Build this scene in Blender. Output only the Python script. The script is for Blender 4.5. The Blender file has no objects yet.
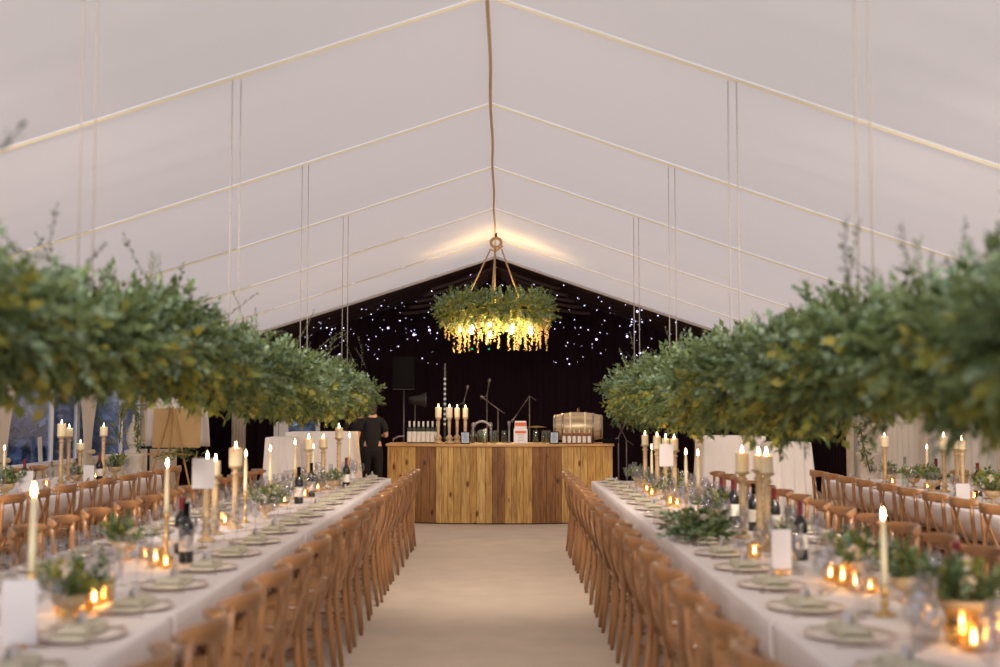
import bpy, math, random
import numpy as np
from mathutils import Vector, Matrix
R = math.radians
PI = math.pi
random.seed(7)
rng = np.random.default_rng(7)
col = bpy.context.scene.collection
scn = bpy.context.scene

# ------------------------------------------------------------------ materials
def mat(name):
    m = bpy.data.materials.new(name); m.use_nodes = True
    nt = m.node_tree; nt.nodes.clear()
    out = nt.nodes.new('ShaderNodeOutputMaterial')
    return m, nt, out

def principled(name, color, rough=.6, metal=0, spec=.5, noise=None, bump=None, sub=0, coat=0, emis=None, coords='Object', trans=0):
    """noise=(scale, amount[, stretch xyz]) varies colour; bump=(scale, strength[, stretch])"""
    m, nt, out = mat(name)
    b = nt.nodes.new('ShaderNodeBsdfPrincipled')
    b.inputs['Base Color'].default_value = (*color, 1)
    b.inputs['Roughness'].default_value = rough
    b.inputs['Metallic'].default_value = metal
    b.inputs['Specular IOR Level'].default_value = spec
    b.inputs['Coat Weight'].default_value = coat
    b.inputs['Transmission Weight'].default_value = trans
    if sub:
        b.inputs['Subsurface Weight'].default_value = sub
        b.inputs['Subsurface Radius'].default_value = (.02, .012, .006)
        b.inputs['Subsurface Scale'].default_value = 1
    if emis:
        b.inputs['Emission Color'].default_value = (*emis[0], 1)
        b.inputs['Emission Strength'].default_value = emis[1]
    nt.links.new(b.outputs[0], out.inputs[0])
    tc = nt.nodes.new('ShaderNodeTexCoord')
    def ntex(scale, st, detail=4):
        mp = nt.nodes.new('ShaderNodeMapping'); mp.inputs['Scale'].default_value = st
        nt.links.new(tc.outputs[coords], mp.inputs[0])
        n = nt.nodes.new('ShaderNodeTexNoise'); n.inputs['Scale'].default_value = scale
        n.inputs['Detail'].default_value = detail
        nt.links.new(mp.outputs[0], n.inputs['Vector']); return n
    if noise:
        n = ntex(noise[0], noise[2] if len(noise) > 2 else (1, 1, 1))
        r = nt.nodes.new('ShaderNodeValToRGB')
        a = noise[1]
        r.color_ramp.elements[0].position = .3; r.color_ramp.elements[1].position = .7
        r.color_ramp.elements[0].color = (*[c*(1-a) for c in color], 1)
        r.color_ramp.elements[1].color = (*[min(1, c*(1+a)) for c in color], 1)
        nt.links.new(n.outputs['Fac'], r.inputs[0]); nt.links.new(r.outputs[0], b.inputs['Base Color'])
    if bump:
        n = ntex(bump[0], bump[2] if len(bump) > 2 else (1, 1, 1))
        bp = nt.nodes.new('ShaderNodeBump'); bp.inputs['Strength'].default_value = bump[1]
        bp.inputs['Distance'].default_value = .01
        nt.links.new(n.outputs['Fac'], bp.inputs['Height']); nt.links.new(bp.outputs[0], b.inputs['Normal'])
    return m

def fabric(name, color, transl=(.5,.5,.5), mix=.5, bump=(6, .15, (1, 1, .2)), noise=None):
    m, nt, out = mat(name)
    d = nt.nodes.new('ShaderNodeBsdfDiffuse'); d.inputs[0].default_value = (*color, 1)
    t = nt.nodes.new('ShaderNodeBsdfTranslucent'); t.inputs[0].default_value = (*transl, 1)
    mx = nt.nodes.new('ShaderNodeMixShader'); mx.inputs[0].default_value = mix
    nt.links.new(d.outputs[0], mx.inputs[1]); nt.links.new(t.outputs[0], mx.inputs[2]); nt.links.new(mx.outputs[0], out.inputs[0])
    tc = nt.nodes.new('ShaderNodeTexCoord'); mp = nt.nodes.new('ShaderNodeMapping'); mp.inputs['Scale'].default_value = bump[2]
    n = nt.nodes.new('ShaderNodeTexNoise'); n.inputs['Scale'].default_value = bump[0]; n.inputs['Detail'].default_value = 3
    bp = nt.nodes.new('ShaderNodeBump'); bp.inputs['Strength'].default_value = bump[1]; bp.inputs['Distance'].default_value = .03
    nt.links.new(tc.outputs['Object'], mp.inputs[0]); nt.links.new(mp.outputs[0], n.inputs['Vector'])
    nt.links.new(n.outputs['Fac'], bp.inputs['Height']); nt.links.new(bp.outputs[0], d.inputs['Normal'])
    return m

def leafmat(name, cols, rough=.55, transl=.3, spec=.35):
    m, nt, out = mat(name)
    g = nt.nodes.new('ShaderNodeNewGeometry')
    r = nt.nodes.new('ShaderNodeValToRGB')
    el = r.color_ramp.elements
    for i, c in enumerate(cols):
        p = i/(len(cols)-1)
        if i == 0: e = el[0]; e.position = 0
        elif i == len(cols)-1: e = el[len(el)-1]; e.position = 1
        else: e = el.new(p)
        e.color = (*c, 1)
    nt.links.new(g.outputs['Random Per Island'], r.inputs[0])
    b = nt.nodes.new('ShaderNodeBsdfPrincipled'); b.inputs['Roughness'].default_value = rough
    b.inputs['Specular IOR Level'].default_value = spec
    t = nt.nodes.new('ShaderNodeBsdfTranslucent')
    mx = nt.nodes.new('ShaderNodeMixShader'); mx.inputs[0].default_value = transl
    nt.links.new(r.outputs[0], b.inputs['Base Color']); nt.links.new(r.outputs[0], t.inputs[0])
    nt.links.new(b.outputs[0], mx.inputs[1]); nt.links.new(t.outputs[0], mx.inputs[2]); nt.links.new(mx.outputs[0], out.inputs[0])
    return m

def glassmat(name, tint=(.97,.97,.97), ior=1.45, rough=.02, gl=(1, 1, 1)):
    m, nt, out = mat(name)
    t = nt.nodes.new('ShaderNodeBsdfTransparent'); t.inputs[0].default_value = (*tint, 1)
    g = nt.nodes.new('ShaderNodeBsdfGlossy'); g.inputs['Roughness'].default_value = rough; g.inputs[0].default_value = (*gl, 1)
    lw = nt.nodes.new('ShaderNodeLayerWeight'); lw.inputs['Blend'].default_value = .5
    pw = nt.nodes.new('ShaderNodeMath'); pw.operation = 'POWER'; pw.inputs[1].default_value = 3.2
    ma = nt.nodes.new('ShaderNodeMath'); ma.operation = 'MULTIPLY_ADD'; ma.inputs[1].default_value = .65; ma.inputs[2].default_value = .06
    mx = nt.nodes.new('ShaderNodeMixShader')
    nt.links.new(lw.outputs['Facing'], pw.inputs[0]); nt.links.new(pw.outputs[0], ma.inputs[0]); nt.links.new(ma.outputs[0], mx.inputs[0]); nt.links.new(t.outputs[0], mx.inputs[1]); nt.links.new(g.outputs[0], mx.inputs[2])
    nt.links.new(mx.outputs[0], out.inputs[0])
    return m

def emitmat(name, color, strength, sample=False):
    m, nt, out = mat(name)
    e = nt.nodes.new('ShaderNodeEmission'); e.inputs[0].default_value = (*color, 1); e.inputs[1].default_value = strength
    nt.links.new(e.outputs[0], out.inputs[0])
    m.cycles.emission_sampling = 'AUTO' if sample else 'NONE'
    return m

def plankmat(name):
    m, nt, out = mat(name)
    b = nt.nodes.new('ShaderNodeBsdfPrincipled'); b.inputs['Roughness'].default_value = .65
    g = nt.nodes.new('ShaderNodeNewGeometry')
    r = nt.nodes.new('ShaderNodeValToRGB'); r.color_ramp.interpolation = 'CONSTANT'
    cs = [(.72,.44,.135), (.64,.38,.11), (.76,.48,.16), (.62,.34,.09), (.70,.43,.13), (.66,.39,.11)]
    el = r.color_ramp.elements
    el[0].color = (*cs[0], 1); el[0].position = 0; el[1].color = (*cs[1], 1); el[1].position = .2
    for i, c in enumerate(cs[2:]): e = el.new(.35+.16*i); e.color = (*c, 1)
    oi = nt.nodes.new('ShaderNodeObjectInfo')
    tc = nt.nodes.new('ShaderNodeTexCoord')
    mp = nt.nodes.new('ShaderNodeMapping'); mp.inputs['Scale'].default_value = (14, 14, 1.2)
    nt.links.new(tc.outputs['Object'], mp.inputs[0])
    n = nt.nodes.new('ShaderNodeTexNoise'); n.inputs['Scale'].default_value = 2.2; n.inputs['Detail'].default_value = 6; n.inputs['Distortion'].default_value = 1.2
    nt.links.new(mp.outputs[0], n.inputs['Vector'])
    r2 = nt.nodes.new('ShaderNodeValToRGB'); r2.color_ramp.elements[0].position = .3; r2.color_ramp.elements[1].position = .65
    r2.color_ramp.elements[0].color = (.48,.40,.33, 1); r2.color_ramp.elements[1].color = (1, 1, 1, 1)
    nt.links.new(n.outputs['Fac'], r2.inputs[0])
    v = nt.nodes.new('ShaderNodeTexVoronoi'); v.inputs['Scale'].default_value = 3.3
    mp2 = nt.nodes.new('ShaderNodeMapping'); mp2.inputs['Scale'].default_value = (1.6, 1.6, .8)
    nt.links.new(tc.outputs['Object'], mp2.inputs[0]); nt.links.new(mp2.outputs[0], v.inputs['Vector'])
    r3 = nt.nodes.new('ShaderNodeValToRGB'); r3.color_ramp.elements[0].position = .07; r3.color_ramp.elements[1].position = .15
    r3.color_ramp.elements[0].color = (.30,.18,.10, 1); r3.color_ramp.elements[1].color = (1, 1, 1, 1)
    nt.links.new(v.outputs['Distance'], r3.inputs[0])
    at = nt.nodes.new('ShaderNodeAttribute'); at.attribute_name = 'tone'
    m0 = nt.nodes.new('ShaderNodeMixRGB'); m0.blend_type = 'MIX'; m0.inputs[2].default_value = (.26,.105,.030, 1)
    nt.links.new(at.outputs['Fac'], m0.inputs[0]); nt.links.new(r.outputs[0], m0.inputs[1])
    nt.links.new(g.outputs['Random Per Island'], r.inputs[0])
    m1 = nt.nodes.new('ShaderNodeMixRGB'); m1.blend_type = 'MULTIPLY'; m1.inputs[0].default_value = 1
    m2 = nt.nodes.new('ShaderNodeMixRGB'); m2.blend_type = 'MULTIPLY'; m2.inputs[0].default_value = 1
    nt.links.new(m0.outputs[0], m1.inputs[1]); nt.links.new(r2.outputs[0], m1.inputs[2])
    nt.links.new(m1.outputs[0], m2.inputs[1]); nt.links.new(r3.outputs[0], m2.inputs[2])
    nt.links.new(m2.outputs[0], b.inputs['Base Color']); nt.links.new(b.outputs[0], out.inputs[0])
    return m

M = {}
M['lining'] = fabric('cream_lining', (.80,.735,.70), (.80,.665,.575), .42, (2.2, .5, (1, .35, 1)))
M['seam'] = fabric('seam_cord', (.80,.71,.54), (.82,.62,.40), .45, (30, .2, (1, 1, 1)))
M['curtain'] = fabric('cream_curtain', (.80,.70,.58), (.45,.38,.30), .3, (5, .3, (1, 1, .1)))
M['blackdrape'] = principled('black_drape', (.011,.0045,.008), .9, spec=.08, bump=(10, .3, (1, 1, .1)))
M['blackpleat'] = principled('black_pleated_drape', (.030,.014,.014), .7, spec=.3)
M['floor'] = principled('beige_carpet', (.66,.54,.425), .95, spec=.1, noise=(3, .06), bump=(350, .35))
M['cloth'] = principled('white_linen', (.84,.77,.75), .85, spec=.15, noise=(4, .03), bump=(3, .25), )
M['cloth2'] = principled('white_linen_drape', (.82,.74,.68), .85, spec=.15, bump=(5, .3))
M['chair'] = principled('varnished_oak', (.315,.148,.058), .30, spec=.6, noise=(7, .30, (1, 1, .15)), coat=.15)
M['seatpad'] = principled('woven_seat', (.40,.20,.075), .6, noise=(60, .25))
M['plate'] = principled('ivory_plate', (.88,.79,.72), .45, spec=.5)
M['platerim'] = principled('blush_rim', (.74,.55,.45), .3)
M['napkin'] = principled('sage_napkin', (.60,.55,.42), .9, spec=.1, bump=(150, .2))
M['card'] = principled('white_card', (.64,.60,.60), .7)
M['glass'] = glassmat('clear_glass', (.93,.93,.94), 1.5)
M['glassamber'] = glassmat('amber_glass', (1.0,.90,.72), 1.45, .05, (1, .9, .7))
M['glassgreen'] = principled('dark_bottle_glass', (.015,.014,.012), .12, spec=.6)
M['glassclear'] = glassmat('pale_bottle_glass', (.80,.86,.80), 1.5, .03)
M['red'] = principled('red_capsule', (.15,.010,.018), .4)
M['goldfoil'] = principled('gold_foil', (.85,.72,.45), .35, metal=.5)
M['label'] = principled('paper_label', (.78,.72,.62), .7)
M['wax'] = principled('ivory_wax', (.88,.76,.50), .5, sub=.35)
M['wick'] = principled('wick', (.03,.02,.015), .9)
M['flame'] = emitmat('candle_flame', (1, .72, .36), 26)
M['brass'] = principled('aged_brass', (.62,.42,.17), .35, metal=.75)
M['giltwood'] = principled('gilt_turned_wood', (.52,.36,.19), .5, noise=(20, .25), metal=.1)
M['steel'] = principled('cutlery_steel', (.55,.45,.38), .25, metal=.9)
M['rope'] = principled('white_cord', (.40,.35,.32), .9, spec=.1)
M['jute'] = principled('jute_rope', (.28,.19,.11), .95, bump=(120, .5))
M['bark'] = principled('brown_branch', (.07,.042,.025), .9, noise=(15, .3))
M['leafdark'] = leafmat('dark_green_leaf', [(.055,.085,.03), (.115,.165,.055), (.20,.26,.11), (.075,.115,.045)])
M['leafeuc'] = leafmat('eucalyptus_leaf', [(.16,.25,.15), (.25,.35,.22), (.36,.46,.31), (.12,.20,.11)])
M['leafyel'] = leafmat('yellow_green_leaf', [(.20,.24,.05), (.36,.32,.06), (.26,.32,.08), (.42,.37,.09)], transl=.4)
M['leaffine'] = leafmat('fine_fern_leaf', [(.11,.16,.05), (.20,.27,.10), (.28,.33,.13), (.13,.17,.06)])
M['leafwisp'] = leafmat('dusky_leaf', [(.09,.10,.06), (.15,.14,.10), (.06,.10,.05)])
M['bloom'] = leafmat('cream_blossom', [(.42,.36,.16), (.50,.40,.20), (.48,.26,.20), (.34,.36,.10)], transl=.4)
M['whitebloom'] = leafmat('white_blossom', [(.75,.70,.55), (.8,.72,.66), (.70,.52,.15)], transl=.3)
M['bulb'] = emitmat('bulb_glow', (1, .66, .28), 60)
M['star'] = emitmat('star_light', (.66,.62, 1), 3.5)
M['plank'] = plankmat('reclaimed_planks')
M['bartop'] = principled('pine_bar_top', (.58,.31,.12), .4, noise=(9, .2, (.15, 1, 1)))
M['darkmetal'] = principled('dark_metal', (.025,.022,.022), .4, metal=.6)
M['greymetal'] = principled('grey_metal', (.28,.25,.24), .35, metal=.8)
M['standmetal'] = principled('stand_metal', (.09,.08,.08), .4, metal=.6)
M['black'] = principled('black_plastic', (.005,.004,.005), .8, spec=.08)
M['screen'] = principled('menu_sheet', (.45,.50,.58), .6)
M['kraft'] = principled('kraft_board', (.50,.315,.135), .8, noise=(4, .06))
M['pine'] = principled('easel_pine', (.46,.25,.09), .55, noise=(8, .15, (1, 1, .2)))
M['white'] = principled('white_paint', (.80,.76,.74), .45)
M['pane'] = glassmat('window_vinyl', (.80,.85,.95), 1.5, .12)
M['stone'] = principled('pale_stone', (.66,.58,.49), .8, noise=(10, .12), bump=(30, .3))
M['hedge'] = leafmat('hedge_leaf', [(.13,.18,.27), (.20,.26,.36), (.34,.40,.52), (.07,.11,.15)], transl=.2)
M['grass'] = principled('outside_grass', (.09,.12,.09), .95, noise=(3, .4))
M['skin'] = principled('skin', (.52,.29,.20), .5, sub=.1)
M['shirt'] = principled('black_clothes', (.014,.012,.015), .85, spec=.2)
M['hair'] = principled('dark_hair', (.03,.018,.012), .6)
M['orange'] = principled('orange_band', (.75,.16,.04), .6)
M['barrel'] = principled('barrel_staves', (.50,.36,.20), .32, noise=(6, .3, (.3, 4, 4)), metal=.25)
M['copper'] = principled('red_brown_liquor', (.26,.05,.025), .2, spec=.7)

# ------------------------------------------------------------------ mesh builder
class MB:
    def __init__(s): s.v = []; s.f = []; s.tone = []
    def add(s, vs, fs):
        o = len(s.v); s.v += [tuple(p) for p in vs]; s.f += [tuple(i+o for i in f) for f in fs]; return s
    def box(s, c, d, rot=None, taper=1):
        x, y, z = d[0]/2, d[1]/2, d[2]/2
        vs = [Vector((sx*x*(taper if sz > 0 else 1), sy*y*(taper if sz > 0 else 1), sz*z)) for sz in (-1, 1) for sx, sy in ((-1,-1), (1,-1), (1,1), (-1,1))]
        if rot: vs = [rot @ v for v in vs]
        c = Vector(c)
        return s.add([v+c for v in vs], [(3,2,1,0), (4,5,6,7), (0,1,5,4), (1,2,6,5), (2,3,7,6), (3,0,4,7)])
    def tube(s, pts, rad, n=8, caps=True, flat=None, up=None):
        """rad: number or list; flat=(a,b) section half-sizes, up = reference direction"""
        P = [Vector(p) for p in pts]; m = len(P)
        if not hasattr(rad, '__len__'): rad = [rad]*m
        vs = []; prev = Vector(up) if up else None
        for i in range(m):
            t = (P[min(i+1, m-1)]-P[max(i-1, 0)]).normalized()
            ref = prev if prev is not None else (Vector((0, 0, 1)) if abs(t.z) < .9 else Vector((0, 1, 0)))
            u = ref - t*ref.dot(t)
            if u.length < 1e-6: u = t.orthogonal()
            u.normalize(); w = t.cross(u); prev = u if not up else Vector(up)
            for k in range(n):
                a = 2*PI*(k+.5)/n
                ca, sa = math.cos(a), math.sin(a)
                if flat:
                    q = lambda v: math.copysign(abs(v)**.55, v)
                    vs.append(P[i]+u*(flat[0]*q(ca)*rad[i])+w*(flat[1]*q(sa)*rad[i]))
                else: vs.append(P[i]+u*(ca*rad[i])+w*(sa*rad[i]))
        fs = [(i*n+k, i*n+(k+1) % n, (i+1)*n+(k+1) % n, (i+1)*n+k) for i in range(m-1) for k in range(n)]
        if caps: fs += [tuple(range(n-1, -1, -1)), tuple((m-1)*n+k for k in range(n))]
        return s.add(vs, fs)
    def lathe(s, prof, n=16, c=(0, 0, 0), axis='z', cap=True):
        vs = []
        for r, z in prof:
            for k in range(n):
                a = 2*PI*k/n
                p = (r*math.cos(a), r*math.sin(a), z)
                if axis == 'x': p = (z, r*math.cos(a), r*math.sin(a))
                if axis == 'y': p = (r*math.sin(a), z, r*math.cos(a))
                vs.append((p[0]+c[0], p[1]+c[1], p[2]+c[2]))
        m = len(prof)
        fs = [(i*n+k, i*n+(k+1) % n, (i+1)*n+(k+1) % n, (i+1)*n+k) for i in range(m-1) for k in range(n)]
        if cap:
            if prof[0][0] > 1e-4: fs.append(tuple(range(n-1, -1, -1)))
            if prof[-1][0] > 1e-4: fs.append(tuple((m-1)*n+k for k in range(n)))
        return s.add(vs, fs)
    def grid(s, fn, nu, nv):
        vs = [fn(i/nu, j/nv) for i in range(nu+1) for j in range(nv+1)]
        return s.add(vs, [(i*(nv+1)+j, (i+1)*(nv+1)+j, (i+1)*(nv+1)+j+1, i*(nv+1)+j+1) for i in range(nu) for j in range(nv)])
    def build(s, name, m, parent=None, smooth=True, bevel=0, solid=0, sub=0, loc=None):
        me = bpy.data.meshes.new(name); me.from_pydata(s.v, [], s.f); me.materials.append(m)
        if smooth: me.shade_smooth() if hasattr(me, 'shade_smooth') else None
        me.update()
        o = bpy.data.objects.new(name, me); col.objects.link(o)
        if parent: o.parent = parent
        if loc: o.location = loc
        if bevel:
            b = o.modifiers.new('b', 'BEVEL'); b.width = bevel; b.segments = 2; b.limit_method = 'ANGLE'; b.angle_limit = R(40)
        if solid:
            b = o.modifiers.new('s', 'SOLIDIFY'); b.thickness = solid; b.offset = 0
        if sub:
            b = o.modifiers.new('u', 'SUBSURF'); b.levels = sub; b.render_levels = sub
        return o

def npmesh(name, V, F, m, parent=None):
    """V (n,3), F (m,k) numpy, all faces the same size"""
    me = bpy.data.meshes.new(name); n = len(V); k = F.shape[1]
    me.vertices.add(n); me.vertices.foreach_set('co', np.ascontiguousarray(V, dtype=np.float32).ravel())
    me.loops.add(F.size); me.loops.foreach_set('vertex_index', F.astype(np.int32).ravel())
    me.polygons.add(len(F)); me.polygons.foreach_set('loop_start', np.arange(0, F.size, k, dtype=np.int32))
    try: me.polygons.foreach_set('loop_total', np.full(len(F), k, dtype=np.int32))
    except Exception: pass
    me.update(calc_edges=True); me.validate(); me.materials.append(m)
    o = bpy.data.objects.new(name, me); col.objects.link(o)
    if parent: o.parent = parent
    return o

def tag(o, label=None, cat=None, group=None, kind=None):
    if label: o['label'] = label
    if cat: o['category'] = cat
    if group: o['group'] = group
    if kind: o['kind'] = kind
    return o
def empty(name, loc=(0, 0, 0), rz=0):
    o = bpy.data.objects.new(name, None); col.objects.link(o); o.location = loc; o.rotation_euler = (0, 0, rz)
    o.empty_display_size = .1; return o
def struct(o): o['kind'] = 'structure'; return o
def copy_tree(o, parent=None):
    c = o.copy(); col.objects.link(c); c.parent = parent
    for ch in list(o.children): copy_tree(ch, c)
    return c
class Proto:
    """first use hands out the original, later uses a copy"""
    def __init__(s, root): s.r = root; s.used = False
    def put(s, loc, rz, label, cat, group, scale=None):
        if s.used: o = copy_tree(s.r)
        else: o = s.r; s.used = True
        o.location = loc; o.rotation_euler = (0, 0, rz)
        if scale: o.scale = scale
        for k in ('label', 'group', 'category'):
            if k in o: del o[k]
        return tag(o, label, cat, group)
ORD = ['first', 'second', 'third', 'fourth', 'fifth', 'sixth', 'seventh', 'eighth', 'ninth', 'tenth', 'eleventh', 'twelfth', 'thirteenth', 'fourteenth',
       'fifteenth', 'sixteenth', 'seventeenth', 'eighteenth', 'nineteenth', 'twentieth', 'twenty-first', 'twenty-second', 'twenty-third']
def X(px, D): return (px-499)/1200*D

# ------------------------------------------------------------------ camera
cam_d = bpy.data.cameras.new('camera'); cam = bpy.data.objects.new('camera', cam_d); col.objects.link(cam)
cam.location = (0, 0, 1.55); cam.rotation_euler = (R(90)+math.atan(76.5/1200), 0, 0)
cam_d.sensor_width = 36; cam_d.lens = 43.2; cam_d.clip_start = .05; cam_d.clip_end = 200
cam_d.dof.use_dof = True; cam_d.dof.focus_distance = 16; cam_d.dof.aperture_fstop = 1.4
scn.camera = cam

# ------------------------------------------------------------------ marquee
RZ, RX, SL, EZ, HW = 4.49, -.085, .335, 2.45, 6.1     # ridge height, ridge x, slope, eave height, half width
Y0, YW, YB = -.8, 22.7, 25.6                       # open front end, end of white lining, back wall
seams = [2.35+3*k for k in range(7)]                # frame positions 2.35 .. 20.35
def slope(x): return SL if x > RX else .318
def roofz(x): return RZ-slope(x)*abs(x-RX)
def liner():
    mb = MB()
    ys = [Y0]+seams+[YW]
    for a, b in zip(ys[:-1], ys[1:]):
        for sgn in (-1, 1):
            def fn(u, v, a=a, b=b, sgn=sgn):
                y = a+.022+(b-a-.044)*v; x = RX+sgn*(HW+.1)*u
                full = abs(b-a) > 2.9
                sag = .085*math.sin(PI*v)**.8*(.35+.65*math.sin(PI*min(1, u*1.02+.02)))
                wr = .010*math.sin(9*v*PI+3*u)*math.sin(PI*v)*math.sin(PI*u)
                return (x, y, RZ-slope(x)*(HW+.1)*u-sag-wr-.02*math.sin(PI*u))
            mb.grid(fn, 16, 14)
    return mb
struct(liner().build('ceiling', M['lining']))
n = 0
for y in seams:
    n += 1
    mb = MB()
    for sgn in (-1, 1):
        mb.grid(lambda u, v, sgn=sgn, y=y: (RX+sgn*(HW+.1)*u, y-.026+.052*v, RZ-slope(sgn)*(HW+.1)*u-.02*math.sin(PI*u)-.004-.024*math.sin(PI*v)), 24, 6)
    struct(mb.build('trim_%d' % n, M['seam']))
mb = MB(); mb.tube([(RX+.006*math.sin(y*2.1), y, RZ-.03-.03*abs(math.sin((y-2.35)*PI/3))) for y in [Y0+i*.25 for i in range(int((YW-Y0)/.25)+1)]], .015, 8)
n += 1; struct(mb.build('trim_%d' % n, M['seam']))
# scalloped white edge where the lining stops
mb = MB()
for sgn in (-1, 1):
    mb.tube([(RX+sgn*HW*u, YW, RZ-slope(sgn)*HW*u-.03-.02*math.sin(PI*u)) for u in [i/14 for i in range(15)]], 1, 8, flat=(.03, .02), up=(0, 0, 1))
n += 1; struct(mb.build('trim_%d' % n, M['lining']))

# floor and ground
mb = MB(); mb.box((0, 12.3, -.04), (12.5, 27.2, .08)); struct(mb.build('floor', M['floor'], smooth=False))
mb = MB(); mb.box((0, 12, -.16), (90, 90, .1)); struct(mb.build('ground', M['grass'], smooth=False))

# walls --------------------------------------------------------------
def foldwall(x, y0, y1, z0, z1, amp=.03, per=.22, seg=None):
    mb = MB(); L = y1-y0; nu = max(4, int(L/.035))
    def fn(u, v):
        y = y0+L*u
        return (x+amp*math.sin(2*PI*y/per+.9*math.sin(y*1.7)), y, z0+(z1-z0)*v)
    return mb.grid(fn, nu, 2)
# left wall: low skirt, header, and clear windows between the frames
mb = MB()
for a, b in ((Y0, 11.35), (20.35, YW)): mb.grid(lambda u, v, a=a, b=b: (-HW+.02*math.sin(30*(a+(b-a)*u)), a+(b-a)*u, 2.5*v), 120, 2)
mb.grid(lambda u, v: (-HW+.02*math.sin(30*(11.35+9*u)), 11.35+9*u, .8*v), 240, 1)
mb.grid(lambda u, v: (-HW+.02*math.sin(30*(11.35+9*u)), 11.35+9*u, 2.15+.35*v), 240, 1)
struct(mb.build('wall_left', M['curtain']))
for i in range(3):
    ya, yb = 11.35+3*i, 14.35+3*i
    w = struct(MB().box((-HW, (ya+yb)/2, 1.475), (.012, yb-ya, 1.35)).build('window_%d' % (i+1), M['pane'], smooth=False))
    mb = MB()
    for zz in (.83, 2.12): mb.box((-HW, (ya+yb)/2, zz), (.05, yb-ya, .06))
    for yy in (ya+.03, yb-.03, yb-1.0): mb.box((-HW, yy, 1.475), (.05, .07, 1.35))
    mb.build('window_frame', M['white'], w, smooth=False, bevel=.006)
# gathered curtains tied to the frame legs
gl = 'cream curtains tied back to the window posts'
for i, y in enumerate((11.35, 14.35, 17.35, 20.35)):
    mb = MB()
    def fn(u, v, y=y):
        z = .95+1.6*v
        hw = .13+.62*v**1.7
        a = -1+2*u
        return (-HW+.16+.035*math.sin(a*26)*(.5+.5*v)+.02*v, y+hw*a, z)
    mb.grid(fn, 64, 16)
    def fn2(u, v, y=y):
        z = .05+.9*v; a = -1+2*u; hw = .13+.10*(1-v)
        return (-HW+.16+.03*math.sin(a*26), y+hw*a, z)
    mb.grid(fn2, 64, 6)
    e = mb.build('curtain', M['curtain'])
    MB().lathe([(.10, -.03), (.115, 0), (.10, .03)], 14, (-HW+.16, y, .95)).build('tie_band', M['seam'], e)
    tag(e, ['cream curtain tied back at the nearest left window post', 'cream gathered curtain on the left edge of the photo beside the blue window',
            'cream tied curtain between the two blue windows, left of the easel', 'cream tied curtain on the post behind the easel'][i], 'curtain', gl)
# right wall: full cream curtains with folds
struct(foldwall(HW, Y0, 20.7, 0, 2.55, .028, .26).build('wall_right', M['curtain']))
for i, y in enumerate((14.35, 17.0, 20.55)):
    e = MB().grid(lambda u, v, y=y: (HW-.13+.03*math.sin(u*28), y+(.16+.05*v)*(-1+2*u), .02+2.45*v), 56, 4).build('curtain', M['curtain'])
    tag(e, ['gathered cream curtain strip on right wall, nearest the camera', 'gathered cream curtain strip in the middle of the right wall',
            'cream curtain strip next to the black opening on the right'][i], 'curtain', 'gathered curtain strips on the right wall')
# black room beyond
struct(foldwall(-HW, YW, YB, 0, 2.5, .03, .22).build('wall_left', M['blackdrape']))
struct(foldwall(HW, 20.7, YB, 0, 2.5, .03, .22).build('wall_right', M['blackdrape']))
mb = MB()
for sgn in (-1, 1):
    def fn(u, v, sgn=sgn):
        y = YW+(YB-YW)*v
        return (RX+sgn*HW*u, y, RZ-.03-slope(sgn)*HW*u-.02-(.03*abs(math.sin(v*PI*4)))*(1 if 0 < v < 1 else 0))
    mb.grid(fn, 20, 48)
struct(mb.build('ceiling', M['blackpleat']))
# back wall with a glazed door opening on the left and swagged top
mb = MB()
def back(xa, xb, za, zb):
    nu = max(2, int((xb-xa)/.04))
    def fn(u, v):
        x = xa+(xb-xa)*u
        zt = zb if zb else roofz(x)+.12
        return (x, YB+.03*math.sin(2*PI*x/.24+math.sin(x*2)), za+(zt-za)*v)
    mb.grid(fn, nu, 3)
back(-HW, -4.78, 0, None); back(-4.78, -3.85, 2.05, None); back(-3.85, HW, 0, None)
struct(mb.build('wall_back', M['blackdrape']))
# pleated swags fanning down from the apex
sw = MB()
for sgn in (-1, 1):
    for k in range(5):
        t0 = .10+.11*k; L = 1.2+.16*k
        pts = []
        for i in range(12):
            u = i/11
            x = RX+sgn*(.04+L*u)
            z = RZ-.20-SL*L*u-(.03+.055*k)*math.sin(PI*u*.9)-.03*k*u
            pts.append((x, YW+.35+.30*k*(1-.3*u), z))
        sw.tube(pts, 1, 8, flat=(.03, .010), up=(0, 0, 1))
struct(sw.build('trim_12', M['blackpleat']))
# glazed door far left
d = struct(MB().box((-4.315, YB, 1.02), (.80, .012, 1.96)).build('window_5', M['pane'], smooth=False))
mb = MB()
for x in (-4.76, -3.87): mb.box((x, YB-.02, 1.02), (.09, .07, 2.04))
mb.box((-4.315, YB-.02, 2.02), (.98, .07, .08)); mb.box((-4.315, YB-.02, .9), (.84, .05, .07)); mb.box((-4.315, YB-.02, .06), (.84, .05, .12)); mb.box((-4.60, YB-.02, 1.1), (.2, .05, 1.9))
mb.build('window_frame', M['white'], d, smooth=False, bevel=.008)
e = MB().grid(lambda u, v: (-5.55+.30*u, 24.9+.03*math.sin(u*30), .02+2.4*v), 40, 3).build('curtain', M['curtain'])
tag(e, 'narrow cream curtain strip hanging against the black drapes, far left of the bar', 'curtain')

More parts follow.
